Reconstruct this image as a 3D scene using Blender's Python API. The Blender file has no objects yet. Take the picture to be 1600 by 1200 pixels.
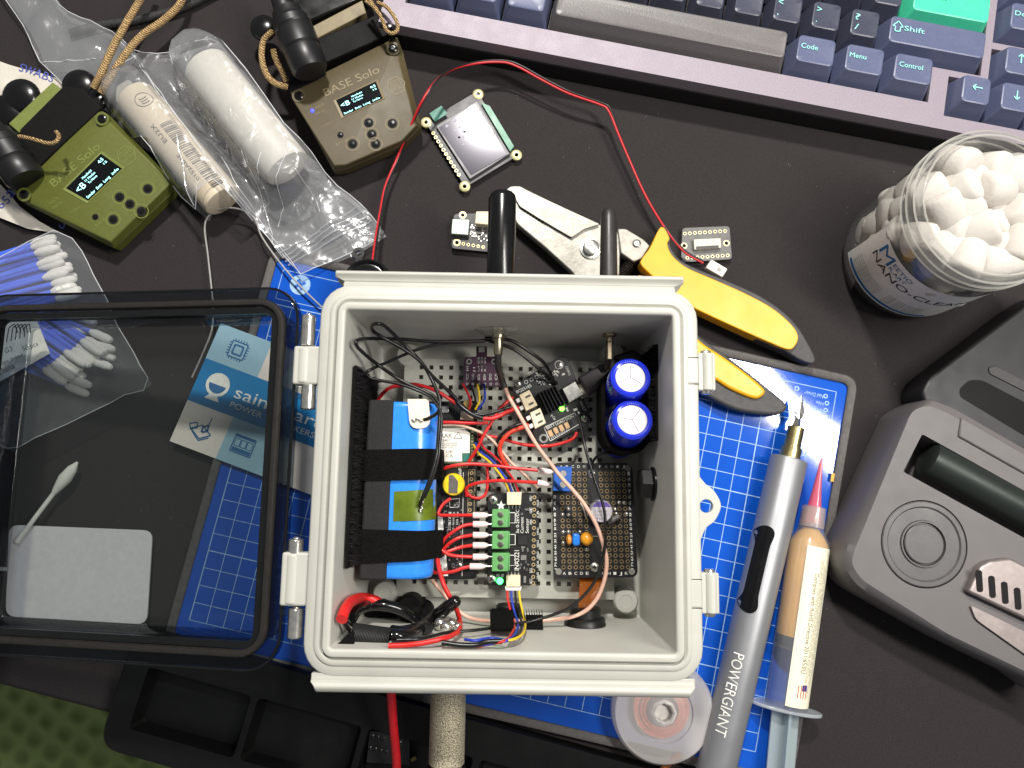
import bpy, math, random
from mathutils import Vector, Matrix, noise
random.seed(7)
C = bpy.context.scene.collection
SC = bpy.context.scene
S = 0.01                                  # all lengths below are centimetres

# ------------------------------------------------------------------ camera
F = 1150.0
R0 = Matrix(((0.9998370705, -0.0175669258, -0.0041515712),
             (0.0168537177, 0.9908650191, -0.1338000978),
             (0.0064641031, 0.1337083284, 0.9909996460)))
CP = Vector((0.03656, -0.26489, 38.2955))
cam_d = bpy.data.cameras.new('camera')
cam_d.sensor_width = 36.0
cam_d.lens = F / 1600 * 36.0
cam_d.clip_start = 0.01
cam_d.clip_end = 20
cam = bpy.data.objects.new('camera', cam_d)
C.objects.link(cam)
cam.matrix_world = Matrix.Translation(CP * S) @ R0.to_4x4()
SC.camera = cam
# ------------------------------------------------------------------ world, lamps, exposure
w = bpy.data.worlds.new('World'); SC.world = w; w.use_nodes = True
bgn = w.node_tree.nodes['Background']
bgn.inputs[0].default_value = (0.93, 0.96, 1.0, 1)
bgn.inputs[1].default_value = 0.19
SC.view_settings.view_transform = 'Standard'
SC.view_settings.look = 'None'
SC.view_settings.exposure = 0.05
SC.view_settings.gamma = 1.0
SC.cycles.transparent_max_bounces = 32
SC.cycles.max_bounces = 8

def lamp(name, loc, target, sx, sy, watts, col, xdir=(1, 0, 0)):
    l = bpy.data.lights.new(name, 'AREA'); l.shape = 'RECTANGLE'
    l.size = sx * S; l.size_y = sy * S; l.energy = watts; l.color = col
    o = bpy.data.objects.new(name, l); C.objects.link(o)
    d = (Vector(target) - Vector(loc)).normalized()
    zz = -d; xx = Vector(xdir); xx = (xx - zz * xx.dot(zz)).normalized(); yy = zz.cross(xx); p = Vector(loc) * S
    o.matrix_world = Matrix(((xx.x, yy.x, zz.x, p.x), (xx.y, yy.y, zz.y, p.y), (xx.z, yy.z, zz.z, p.z), (0, 0, 0, 1)))
    return o
def mirror_spot(px, py, z, height):       # where a lamp must hang to be mirrored at that place of the desk
    d = R0 @ Vector(((px - 800) / F, -(py - 600) / F, -1)); t = (z - CP.z) / d.z; p = CP + d * t
    return p + Vector((d.x, d.y, -d.z)) * ((height - z) / -d.z)
lamp('desk_lamp_light', mirror_spot(774, 170, .5, 82), (0, 3, 0), 7.5, 5, 10.0, (1.0, 0.965, 0.91))
lamp('strip_light', mirror_spot(1210, 634, .3, 62), (5, 0, 0), 38, 5.5, 4.6, (1.0, 0.965, 0.91), (.80, -.58, 0))

# ------------------------------------------------------------------ frames: picture point at a height -> place on the desk
class Frame:
    def __init__(s, M):
        s.M = M; s.I = M.inverted()
        s.c = s.I @ CP
        s.R = s.I.to_3x3()
    def at(s, px, py, z=0.0):
        d = s.R @ (R0 @ Vector(((px - 800) / F, -(py - 600) / F, -1)))
        t = (z - s.c.z) / d.z
        return s.c + d * t
W = Frame(Matrix.Identity(4))
LID_A = math.radians(9.6)
LM = Matrix.Translation((-8.5, 0, 7.7)) @ Matrix.Rotation(-LID_A, 4, 'Y')
L = Frame(LM)
def P(px, py, z=0.0, fr=W): return fr.at(px, py, z)
def PP(pts, z, fr=W): return [(lambda v: (v.x, v.y))(P(a, b, z, fr)) for a, b in pts]

def lin(c):
    return tuple((x / 255 / 12.92 if x / 255 <= 0.04045 else ((x / 255 + 0.055) / 1.055) ** 2.4) for x in c)

# ------------------------------------------------------------------ materials
MATS = {}
def mat(name, rgb, rough=0.5, metal=0.0, var=0.08, vs=400, bump=0.0, bs=2000, spec=0.5, coat=0.0, sub=0.0, detail=3.0, lo=None):
    """rgb in display 0-255; var = tone variation; bump strength"""
    if name in MATS: return MATS[name]
    m = bpy.data.materials.new(name); m.use_nodes = True
    nt = m.node_tree; b = nt.nodes['Principled BSDF']
    col = lin(rgb)
    b.inputs['Base Color'].default_value = (*col, 1)
    b.inputs['Roughness'].default_value = rough
    b.inputs['Metallic'].default_value = metal
    b.inputs['Specular IOR Level'].default_value = spec
    b.inputs['Coat Weight'].default_value = coat
    if sub:
        b.inputs['Subsurface Weight'].default_value = sub
        b.inputs['Subsurface Radius'].default_value = (0.004, 0.004, 0.004)
        b.inputs['Subsurface Scale'].default_value = 0.5
    tc = nt.nodes.new('ShaderNodeTexCoord')
    if var:
        n = nt.nodes.new('ShaderNodeTexNoise'); n.inputs['Scale'].default_value = vs; n.inputs['Detail'].default_value = detail
        r = nt.nodes.new('ShaderNodeValToRGB')
        r.color_ramp.elements[0].position = 0.3; r.color_ramp.elements[1].position = 0.7
        a = tuple(c * (1 - var * 2) for c in col) if lo is None else lin(lo)
        r.color_ramp.elements[0].color = (*a, 1)
        r.color_ramp.elements[1].color = (*tuple(min(1, c * (1 + var * 1.4)) for c in col), 1)
        nt.links.new(tc.outputs['Object'], n.inputs['Vector'])
        nt.links.new(n.outputs['Fac'], r.inputs['Fac'])
        nt.links.new(r.outputs['Color'], b.inputs['Base Color'])
        # a little uneven gloss
        n2 = nt.nodes.new('ShaderNodeTexNoise'); n2.inputs['Scale'].default_value = 120
        mr = nt.nodes.new('ShaderNodeMapRange')
        mr.inputs['To Min'].default_value = max(0.02, rough - 0.1); mr.inputs['To Max'].default_value = min(1, rough + 0.1)
        nt.links.new(tc.outputs['Object'], n2.inputs['Vector'])
        nt.links.new(n2.outputs['Fac'], mr.inputs['Value']); nt.links.new(mr.outputs['Result'], b.inputs['Roughness'])
    if bump:
        n3 = nt.nodes.new('ShaderNodeTexNoise'); n3.inputs['Scale'].default_value = bs; n3.inputs['Detail'].default_value = 2
        bp = nt.nodes.new('ShaderNodeBump'); bp.inputs['Strength'].default_value = bump; bp.inputs['Distance'].default_value = 0.0005
        nt.links.new(tc.outputs['Object'], n3.inputs['Vector'])
        nt.links.new(n3.outputs['Fac'], bp.inputs['Height']); nt.links.new(bp.outputs['Normal'], b.inputs['Normal'])
    MATS[name] = m
    return m

def glow(name, rgb, strength):
    if name in MATS: return MATS[name]
    m = bpy.data.materials.new(name); m.use_nodes = True; b = m.node_tree.nodes['Principled BSDF']
    b.inputs['Base Color'].default_value = (*lin(rgb), 1)
    b.inputs['Emission Color'].default_value = (*lin(rgb), 1); b.inputs['Emission Strength'].default_value = strength
    MATS[name] = m; return m

def film(name, tint=(1, 1, 1), haze=0.1, hazecol=(0.8, 0.8, 0.8), rough=0.08, bs=60, bump=0.6, gloss=1.0, dist=0.002):
    """thin clear plastic: see-through, a milky share and a wrinkled gloss"""
    if name in MATS: return MATS[name]
    m = bpy.data.materials.new(name); m.use_nodes = True; nt = m.node_tree
    nt.nodes.remove(nt.nodes['Principled BSDF']); out = nt.nodes['Material Output']
    tr = nt.nodes.new('ShaderNodeBsdfTransparent'); tr.inputs[0].default_value = (*tint, 1)
    df = nt.nodes.new('ShaderNodeBsdfDiffuse'); df.inputs[0].default_value = (*hazecol, 1)
    gl = nt.nodes.new('ShaderNodeBsdfGlossy'); gl.inputs['Roughness'].default_value = rough
    fr = nt.nodes.new('ShaderNodeLayerWeight'); fr.inputs['Blend'].default_value = 0.5      # same from both faces of the sheet
    pw = nt.nodes.new('ShaderNodeMath'); pw.operation = 'POWER'; pw.inputs[1].default_value = 4.5
    ad = nt.nodes.new('ShaderNodeMath'); ad.operation = 'MULTIPLY_ADD'; ad.inputs[1].default_value = 0.9; ad.inputs[2].default_value = 0.045
    nt.links.new(fr.outputs['Facing'], pw.inputs[0]); nt.links.new(pw.outputs[0], ad.inputs[0])
    mu = nt.nodes.new('ShaderNodeMath'); mu.operation = 'MULTIPLY'; mu.inputs[1].default_value = gloss
    mu.use_clamp = True
    m1 = nt.nodes.new('ShaderNodeMixShader'); m1.inputs[0].default_value = haze
    m2 = nt.nodes.new('ShaderNodeMixShader')
    if bump:
        tc = nt.nodes.new('ShaderNodeTexCoord')
        n = nt.nodes.new('ShaderNodeTexNoise'); n.inputs['Scale'].default_value = bs; n.inputs['Detail'].default_value = 3
        n.inputs['Distortion'].default_value = 1.2
        bp = nt.nodes.new('ShaderNodeBump'); bp.inputs['Strength'].default_value = bump; bp.inputs['Distance'].default_value = dist
        nt.links.new(tc.outputs['Object'], n.inputs['Vector']); nt.links.new(n.outputs['Fac'], bp.inputs['Height'])
        nt.links.new(bp.outputs['Normal'], gl.inputs['Normal']); nt.links.new(bp.outputs['Normal'], fr.inputs['Normal'])
    nt.links.new(ad.outputs[0], mu.inputs[0]); nt.links.new(mu.outputs[0], m2.inputs[0])
    nt.links.new(tr.outputs[0], m1.inputs[1]); nt.links.new(df.outputs[0], m1.inputs[2])
    nt.links.new(m1.outputs[0], m2.inputs[1]); nt.links.new(gl.outputs[0], m2.inputs[2])
    nt.links.new(m2.outputs[0], out.inputs[0])
    MATS[name] = m; return m

# ------------------------------------------------------------------ shape helpers
def vlerp(a, b, t): return a + (b - a) * t
def catmull(pts, n=6, closed=False):
    pts = [Vector(p) for p in pts]
    if len(pts) < 3: return pts
    out = []; m = len(pts); rng = m if closed else m - 1
    for i in range(rng):
        if closed: p0, p1, p2, p3 = pts[(i - 1) % m], pts[i], pts[(i + 1) % m], pts[(i + 2) % m]
        else:
            p1, p2 = pts[i], pts[i + 1]
            p0 = pts[i - 1] if i else p1 * 2 - p2
            p3 = pts[i + 2] if i + 2 < m else p2 * 2 - p1
        for k in range(n):
            t = k / n
            out.append(0.5 * ((2 * p1) + (p2 - p0) * t + (2 * p0 - 5 * p1 + 4 * p2 - p3) * t * t + (3 * p1 - p0 - 3 * p2 + p3) * t ** 3))
    if not closed: out.append(pts[-1])
    return out
def fillet(pts, r, n=5):
    out = []; m = len(pts)
    rr = r if isinstance(r, (list, tuple)) else [r] * m
    for i in range(m):
        a, b, c = Vector(pts[i - 1][:2]), Vector(pts[i][:2]), Vector(pts[(i + 1) % m][:2])
        r_ = rr[i]
        if r_ <= 0: out.append((b.x, b.y)); continue
        u = (a - b); v = (c - b)
        d = min(r_, u.length * 0.48, v.length * 0.48)
        p = b + u.normalized() * d; q = b + v.normalized() * d
        for k in range(n + 1):
            t = k / n
            s = p * (1 - t) ** 2 + b * 2 * t * (1 - t) + q * t * t
            out.append((s.x, s.y))
    return out
def rrect(cx, cy, hx, hy, r, n=6):
    out = []
    for (sx, sy, a0) in ((1, 1, 0), (-1, 1, 90), (-1, -1, 180), (1, -1, 270)):
        for k in range(n + 1):
            a = math.radians(a0 + 90 * k / n)
            out.append((cx + sx * (hx - r) + r * math.cos(a), cy + sy * (hy - r) + r * math.sin(a)))
    return out

_font_cache = {}
def text_mesh(s):
    if s in _font_cache: return _font_cache[s]
    c = bpy.data.curves.new('t', 'FONT'); c.body = s; c.resolution_u = 3
    o = bpy.data.objects.new('t', c); C.objects.link(o)
    dg = bpy.context.evaluated_depsgraph_get()
    me = bpy.data.meshes.new_from_object(o.evaluated_get(dg))
    vs = [v.co.copy() for v in me.vertices]; fs = [tuple(p.vertices) for p in me.polygons]
    bpy.data.objects.remove(o); bpy.data.curves.remove(c); bpy.data.meshes.remove(me)
    x0 = min(v.x for v in vs); x1 = max(v.x for v in vs)
    _font_cache[s] = (vs, fs, x0, x1); return _font_cache[s]

BASE = {}
class MB:
    def __init__(s): s.v = []; s.f = []
    def add(s, vs, fs):
        o = len(s.v); s.v += [Vector(v) for v in vs]; s.f += [tuple(i + o for i in f) for f in fs]; return s
    def box(s, c, d, rz=0.0, M=None):
        x, y, z = d[0] / 2, d[1] / 2, d[2] / 2
        R = Matrix.Rotation(rz, 4, 'Z') if M is None else M
        vs = [Vector(c) + (R @ Vector((a * x, b * y, e * z))) for a in (-1, 1) for b in (-1, 1) for e in (-1, 1)]
        return s.add(vs, [(0, 1, 3, 2), (4, 6, 7, 5), (0, 4, 5, 1), (2, 3, 7, 6), (0, 2, 6, 4), (1, 5, 7, 3)])
    def prism(s, poly, z0, z1, top=None):
        n = len(poly); top = top or poly
        a = sum(poly[i][0] * poly[(i + 1) % n][1] - poly[(i + 1) % n][0] * poly[i][1] for i in range(n))
        if a < 0: poly = poly[::-1]; top = top[::-1]
        vs = [(p[0], p[1], z0) for p in poly] + [(p[0], p[1], z1) for p in top]
        fs = [tuple(range(n))[::-1], tuple(range(n, 2 * n))] + [(i, (i + 1) % n, n + (i + 1) % n, n + i) for i in range(n)]
        return s.add(vs, fs)
    def loft(s, rings, caps=True, closed=False):
        n = len(rings[0]); o = []; fs = []
        for r in rings: o += r
        m = len(rings)
        for j in range(m if closed else m - 1):
            k = (j + 1) % m
            fs += [(j * n + i, j * n + (i + 1) % n, k * n + (i + 1) % n, k * n + i) for i in range(n)]
        if caps and not closed: fs += [tuple(range(n))[::-1], tuple(range((m - 1) * n, m * n))]
        return s.add(o, fs)
    def cyl(s, a, b, r0, r1=None, n=20):
        return s.tube([a, b], [r0, r0 if r1 is None else r1], n)
    def tube(s, pts, r, n=8, caps=True, flat=1.0):
        pts = [Vector(p) for p in pts]; m = len(pts)
        rs = r if isinstance(r, (list, tuple)) else [r] * m
        rings = []; prev = None
        for i in range(m):
            t = (pts[min(i + 1, m - 1)] - pts[max(i - 1, 0)])
            if t.length < 1e-9: t = Vector((0, 0, 1))
            t.normalize()
            if prev is None:
                up = Vector((0, 0, 1)) if abs(t.z) < 0.9 else Vector((0, 1, 0))
            else: up = prev
            x = t.cross(up)
            if x.length < 1e-6: x = t.orthogonal()
            x.normalize(); y = x.cross(t).normalized(); prev = y
            rings.append([pts[i] + x * (rs[i] * math.cos(2 * math.pi * k / n)) + y * (rs[i] * flat * math.sin(2 * math.pi * k / n)) for k in range(n)])
        return s.loft(rings, caps)
    def rev(s, c, prof, n=32, M=None, caps=True):
        """lathe: prof = [(r, h)], axis z through c, turned by M"""
        M = M or Matrix.Identity(3)
        return s.loft([[Vector(c) + M @ Vector((r * math.cos(2 * math.pi * k / n), r * math.sin(2 * math.pi * k / n), h)) for k in range(n)] for r, h in prof], caps)
    def disc(s, c, r, z, n=16):
        return s.add([(c[0] + r * math.cos(2 * math.pi * k / n), c[1] + r * math.sin(2 * math.pi * k / n), z) for k in range(n)], [tuple(range(n))])
    def ring(s, c, r0, r1, z, n=14):
        vs = [(c[0] + q * math.cos(2 * math.pi * k / n), c[1] + q * math.sin(2 * math.pi * k / n), z) for q in (r0, r1) for k in range(n)]
        return s.add(vs, [(k, n + k, n + (k + 1) % n, (k + 1) % n) for k in range(n)])
    def ball(s, c, r, sz=1.0, n=16):
        m = n // 2
        return s.rev(c, [(max(1e-4, r * math.sin(math.pi * j / m)), -r * sz * math.cos(math.pi * j / m)) for j in range(m + 1)], n)
    def line(s, a, b, w, z):
        a = Vector(a[:2]); b = Vector(b[:2]); d = (b - a).normalized(); q = Vector((-d.y, d.x)) * w / 2
        return s.add([(*(a + q), z), (*(a - q), z), (*(b - q), z), (*(b + q), z)], [(0, 1, 2, 3)])
    def poly(s, pts, w, z, closed=False):
        for i in range(len(pts) if closed else len(pts) - 1): s.line(pts[i], pts[(i + 1) % len(pts)], w, z)
        return s
    def flat(s, pts, z): return s.add([(p[0], p[1], z) for p in pts], [tuple(range(len(pts)))])
    def text(s, t, a, b, z, h=None, warp=None):
        """t set on the line a->b; h = capital height"""
        vs, fs, x0, x1 = text_mesh(t)
        a = Vector(a[:2]); b = Vector(b[:2]); d = b - a; sx = d.length / (x1 - x0); sy = sx if h is None else h / 0.69
        u = d.normalized(); q = Vector((-u.y, u.x)); o = []
        for v in vs:
            p = a + u * ((v.x - x0) * sx) + q * (v.y * sy)
            p = Vector((p.x, p.y, z)); o.append(warp(p) if warp else p)
        return s.add(o, fs)
    def build(s, name, m, parent=None, top=None, fr=W, base=None, bevel=0.0, seg=2, smooth=40, sub=0):
        if parent is not None: fr, base = BASE[parent.name]
        elif base is None:
            xs = [v.x for v in s.v]; ys = [v.y for v in s.v]; zs = [v.z for v in s.v]
            base = Vector(((min(xs) + max(xs)) / 2, (min(ys) + max(ys)) / 2, min(zs)))
        base = Vector(base)
        me = bpy.data.meshes.new(name)
        me.from_pydata([(v - base) * S for v in s.v], [], s.f)
        if smooth:
            me.shade_smooth(); me.set_sharp_from_angle(angle=math.radians(smooth))
        me.materials.append(m)
        o = bpy.data.objects.new(name, me); C.objects.link(o)
        if parent is not None: o.parent = parent
        else:
            o.matrix_world = place(fr, base)
            tag(o, **(top or {}))
        BASE[o.name] = (fr, base)
        if bevel:
            md = o.modifiers.new('bevel', 'BEVEL'); md.width = bevel * S; md.segments = seg; md.limit_method = 'ANGLE'
            md.angle_limit = math.radians(40); md.harden_normals = False
        if sub:
            md = o.modifiers.new('sub', 'SUBSURF'); md.levels = sub; md.render_levels = sub
        return o
def place(fr, base):
    M = fr.M.copy(); M = M @ Matrix.Translation(base)
    M.translation = M.translation * S
    return M
def tag(o, label=None, cat=None, group=None, kind=None):
    if label: o['label'] = label
    if cat: o['category'] = cat
    if group: o['group'] = group
    if kind: o['kind'] = kind
def thing(name, label, cat, base, fr=W, group=None):
    o = bpy.data.objects.new(name, None); C.objects.link(o); o.empty_display_size = 0.01
    base = Vector(base) if len(base) == 3 else Vector((base[0], base[1], 0))
    o.matrix_world = place(fr, base); BASE[o.name] = (fr, base)
    tag(o, label, cat, group); return o
def T(label, cat, group=None): return dict(label=label, cat=cat, group=group)

def sweep_rect(mb, prof, hx, hy, r, cx=0, cy=0, n=6, cap0=None, cap1=None, closed=False):
    """prof: (offset outwards from the hx,hy rectangle, z)"""
    rings = []
    for o, z in prof:
        rr = max(0.05, r + o)
        rings.append([Vector((x, y, z)) for x, y in rrect(cx, cy, hx + o, hy + o, rr, n)])
    mb.loft(rings, caps=False, closed=closed)
    k = len(rings[0]); base = len(mb.v) - k * len(rings)
    if cap0: mb.f.append(tuple(range(base, base + k)))
    if cap1: mb.f.append(tuple(range(base + k * (len(rings) - 1), base + k * len(rings)))[::-1])

# ------------------------------------------------------------------ common materials
M_BLACK = mat('black_plastic', (19, 19, 20), 0.42, var=0.1)
M_GLOSSBLACK = mat('gloss_black_plastic', (14, 14, 15), 0.22, var=0.1)
M_RUBBER = mat('black_rubber', (17, 16, 16), 0.6, var=0.1, bump=0.2, spec=0.15)
M_FABRIC = mat('black_velcro', (20, 19, 18), 0.95, var=0.5, vs=3000, bump=1.0, bs=2500, spec=0.1)
M_PCB = mat('black_circuit_board', (15, 15, 16), 0.38, var=0.15, vs=900, bump=0.15)
M_SILK = mat('white_print', (225, 225, 218), 0.6, var=0.05)
M_GOLD = mat('gold_plating', (215, 190, 140), 0.35, 0.7, var=0.12)
M_TIN = mat('tinned_metal', (205, 203, 196), 0.28, 0.9, var=0.1)
M_STEEL = mat('steel', (190, 188, 182), 0.3, 0.95, var=0.1, bump=0.1)
M_CHROME = mat('chrome', (225, 222, 214), 0.2, 0.92, var=0.1)
M_HOLE = mat('dark_hole', (10, 10, 10), 0.9, var=0)
M_CREAM = mat('cream_connector', (228, 212, 178), 0.5, var=0.05)
M_WHITE = mat('white_plastic', (228, 226, 220), 0.45, var=0.04)
M_RED = mat('red_silicone', (205, 36, 34), 0.42, var=0.06)
M_REDDK = mat('red_wire_cover', (190, 26, 34), 0.4, var=0.06)
M_WBLACK = mat('black_wire_cover', (22, 22, 22), 0.32, var=0.05)
M_YEL = mat('yellow_wire_cover', (226, 190, 40), 0.45, var=0.05)
M_BLU = mat('blue_wire_cover', (40, 62, 170), 0.45, var=0.05)
M_GREYCAP = mat('component_body', (60, 58, 56), 0.5, var=0.1)
M_CHIP = mat('chip_body', (32, 32, 33), 0.4, var=0.1)

# ================================================================== SETTING
# black desk top with its front edge, and the green cloth-like floor below
e0 = P(-500, 938.4, 0); e1 = P(800, 1283, 0)
m = mat('desk_mat_cloth', (51, 47, 47), 0.85, var=0.2, vs=2600, bump=0.6, bs=5200, spec=0.15, detail=6)
MB().prism([(e0.x, e0.y), (e1.x, e1.y), (60, e1.y), (60, 75), (-60, 75), (-60, e0.y)], -2.2, 0).build('table_top', m, top=dict(kind='structure'), bevel=0.25, seg=3)
def lint(n):
    mb = MB()
    for i in range(n):
        x = random.uniform(-20, 28); y = random.uniform(-12, 24)
        a = random.uniform(0, 6.28); l = random.uniform(0.02, 0.07)
        mb.box((x, y, 0.012), (l, 0.012, 0.012), a)
    return mb
lint(260).build('lint', mat('lint_fibre', (150, 146, 140), 0.9, var=0), top=dict(kind='stuff'), smooth=0)

gm = bpy.data.materials.new('green_waffle_cloth'); gm.use_nodes = True
nt = gm.node_tree; b = nt.nodes['Principled BSDF']; b.inputs['Roughness'].default_value = 0.95; b.inputs['Specular IOR Level'].default_value = 0.1
tc = nt.nodes.new('ShaderNodeTexCoord'); mp = nt.nodes.new('ShaderNodeMapping'); mp.inputs['Rotation'].default_value = (0, 0, 0.6)
nt.links.new(tc.outputs['Object'], mp.inputs['Vector'])
wv = nt.nodes.new('ShaderNodeTexWave'); wv.inputs['Scale'].default_value = 16; wv.inputs['Distortion'].default_value = 1.5
wv2 = nt.nodes.new('ShaderNodeTexWave'); wv2.bands_direction = 'Y'; wv2.inputs['Scale'].default_value = 16; wv2.inputs['Distortion'].default_value = 1.5
mx = nt.nodes.new('ShaderNodeMath'); mx.operation = 'MULTIPLY'
rr = nt.nodes.new('ShaderNodeValToRGB'); rr.color_ramp.elements[0].color = (*lin((140, 158, 98)), 1); rr.color_ramp.elements[1].color = (*lin((116, 134, 80)), 1)
for x in (wv, wv2): nt.links.new(mp.outputs[0], x.inputs['Vector'])
nt.links.new(wv.outputs['Fac'], mx.inputs[0]); nt.links.new(wv2.outputs['Fac'], mx.inputs[1])
nt.links.new(mx.outputs[0], rr.inputs['Fac']); nt.links.new(rr.outputs[0], b.inputs['Base Color'])
bp = nt.nodes.new('ShaderNodeBump'); bp.inputs['Distance'].default_value = 0.01; bp.invert = True; bp.inputs['Strength'].default_value = 0.6
nt.links.new(mx.outputs[0], bp.inputs['Height']); nt.links.new(bp.outputs[0], b.inputs['Normal'])
MB().flat([(-120, -120), (120, -120), (120, 60), (-120, 60)], -32).build('floor', gm, top=dict(kind='structure'), smooth=0)

# ================================================================== BLUE WORK MAT
ZM = 0.32
A_ = P(425, 388, ZM); B_ = P(1341, 590, ZM); D_ = P(233, 998, ZM)
mu = (B_ - A_).normalized(); mv = Vector((mu.y, -mu.x, 0)); MW = (B_ - A_).length; MH = max(18.5, (D_ - A_).dot(mv))
def MT(u, v): q = A_ + mu * u + mv * v; return (q.x, q.y)
mat_t = thing('work_mat', 'blue soldering mat with white grid lines and a grey raised rim, under the grey box', 'work mat', (*MT(MW / 2, MH / 2), 0))
bm_ = bpy.data.materials.new('glossy_blue_silicone'); bm_.use_nodes = True
nt = bm_.node_tree; b = nt.nodes['Principled BSDF']
b.inputs['Base Color'].default_value = (*lin((16, 84, 190)), 1); b.inputs['Roughness'].default_value = 0.07; b.inputs['Specular IOR Level'].default_value = 0.5
tc = nt.nodes.new('ShaderNodeTexCoord')
n = nt.nodes.new('ShaderNodeTexNoise'); n.inputs['Scale'].default_value = 17; n.inputs['Detail'].default_value = 0.3
bp = nt.nodes.new('ShaderNodeBump'); bp.inputs['Strength'].default_value = 1.0; bp.inputs['Distance'].default_value = 0.0008
nt.links.new(tc.outputs['Object'], n.inputs['Vector']); nt.links.new(n.outputs['Fac'], bp.inputs['Height']); nt.links.new(bp.outputs[0], b.inputs['Normal'])
n2 = nt.nodes.new('ShaderNodeTexNoise'); n2.inputs['Scale'].default_value = 90; n2.inputs['Detail'].default_value = 6
r2 = nt.nodes.new('ShaderNodeValToRGB'); r2.color_ramp.elements[0].color = (*lin((12, 72, 174)), 1); r2.color_ramp.elements[1].color = (*lin((20, 86, 192)), 1)
nt.links.new(tc.outputs['Object'], n2.inputs['Vector']); nt.links.new(n2.outputs['Fac'], r2.inputs['Fac']); nt.links.new(r2.outputs[0], b.inputs['Base Color'])
mb = MB(); mb.prism(fillet([MT(.3, .3), MT(MW - .3, .3), MT(MW - .3, MH - .3), MT(.3, MH - .3)], .5), 0.02, ZM)
mb.build('mat_sheet', bm_, mat_t)
rim = mat('grey_mat_rim', (82, 78, 76), 0.6, var=0.12, bump=0.3)
mb = MB(); rings = []
for o, z in ((0, .02), (0, .4), (.08, .5), (.36, .5), (.46, .42), (.46, .28)):
    rings.append([Vector((*q, z)) for q in fillet([MT(o, o), MT(MW - o, o), MT(MW - o, MH - o), MT(o, MH - o)], max(.25, .85 - o), 8)])
mb.loft(rings, caps=False); mb.build('rim', rim, mat_t)
mb = MB(); ZL = ZM + .008; g = 0.868; lw = 0.035
nu = int((MW - 2.2) / g); nv = int((MH - 4.2) / g)
u0, v0 = 1.0, 2.9
for i in range(nu + 1): mb.line(MT(u0 + i * g, v0), MT(u0 + i * g, v0 + nv * g), lw if i % 5 else lw * 1.5, ZL)
for j in range(nv + 1): mb.line(MT(u0, v0 + j * g), MT(u0 + nu * g, v0 + j * g), lw if j % 5 else lw * 1.5, ZL + .002)
mb.poly([MT(.9, 1.0), MT(MW - 1.0, 1.0), MT(MW - 1.0, 2.6), MT(.9, 2.6)], lw, ZL, closed=True)
for px, py, r in ((1290, 619, .12), (1292, 630, .12), (1290, 641, .12), (1245, 607, .13)):
    c = P(px, py, ZM); mb.ring((c.x, c.y), r * .55, r, ZL)
def tx(mb, s, a, b, z, h=None, fr=W, warp=None): mb.text(s, P(*a, z, fr), P(*b, z, fr), z, h, warp)
tx(mb, 'Nail Driver', (1287, 617), (1258, 610), ZL, .2); tx(mb, 'Hex', (1287, 629), (1275, 626), ZL, .18)
tx(mb, 'Spudger', (1287, 641), (1262, 635), ZL, .18); tx(mb, 'Magnetic', (1286, 668), (1262, 661), ZL, .2)
c = P(469, 445, ZM); mb.disc((c.x, c.y), .55, ZL)
mb.build('printed_grid', mat('pale_blue_print', (150, 185, 225), 0.5, var=0.1), mat_t, smooth=0)
mb = MB(); a = math.atan2(mu.y, mu.x)
mb.box((c.x, c.y, ZL + .006), (.62, .17, .008), a + .6).box((c.x, c.y, ZL + .0065), (.17, .62, .007), a + .6)
mb.build('screw_symbol', mat('blue_print', (30, 90, 180), .5, var=0), mat_t, smooth=0)
c = P(1300, 746, .45); MB().box((c.x, c.y, .5), (.16, .42, .06), a).build('orange_mark', mat('orange_print', (225, 160, 40), .5), mat_t)

# ================================================================== GREY ENCLOSURE BOX
box = thing('enclosure_box', 'open light grey plastic box full of electronics, smoked lid folded back to the left', 'enclosure', (0, 0, .4))
M_BOX = mat('light_grey_abs', (182, 181, 172), 0.42, var=0.025, vs=60, bump=0.05, bs=900)
mb = MB()
prof = [(-.5, .9), (-.28, .93), (-.16, 1.05), (-.13, 1.25), (0, 8.16), (.02, 8.25), (.08, 8.3), (.2, 8.31), (.30, 8.29), (.35, 8.22), (.37, 8.08), (.41, 8.02), (.45, 8.08), (.5, 8.13), (.62, 8.14), (.68, 8.10),
        (.7, 8.03), (1.04, 8.02), (1.11, 7.97), (1.14, 7.88), (1.14, 7.6), (1.1, 7.55), (.4, 7.5), (.32, 7.3), (.1, .6), (.0, .42), (-.3, .4)]
sweep_rect(mb, prof, 6.8, 6.8, .12, cap0=True, cap1=True)
mb.build('body', M_BOX, box)
def ledge(sg, x0, x1, name):
    mb = MB()
    pr = [(7.8, 7.62), (7.8, 7.98), (8.0, 7.99), (8.12, 7.86), (8.3, 7.9), (8.42, 8.03), (8.53, 8.02), (8.58, 7.9), (8.55, 7.7), (8.2, 7.6)] if sg > 0 else \
         [(7.8, 7.62), (7.8, 7.98), (7.95, 7.98), (8.02, 8.0), (8.1, 8.12), (8.3, 8.18), (8.45, 8.1), (8.52, 7.95), (8.5, 7.7), (8.2, 7.6)]
    rings = []
    for x, k in ((x0 + .12, .0), (x0, .3), (x1, .3), (x1 - .12, 0)):
        rings.append([Vector((x, sg * y, z)) for y, z in pr])
    r = [rings[1], rings[2]]
    r = [[Vector((x0 + (.35 if (y < 8.2) else 0) * (1 if sg > 0 else -.6), sg * y, z)) for y, z in pr],
         [Vector((x1 - (.35 if (y < 8.2) else 0) * (1 if sg > 0 else -.6), sg * y, z)) for y, z in pr]]
    mb.loft(r); mb.build(name, M_BOX, box, bevel=.04)
ledge(1, P(524, 430, 8).x, P(1068, 436, 8).x, 'flange'); ledge(-1, P(493, 1078, 8).x, P(1078, 1086, 8).x, 'flange')
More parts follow.
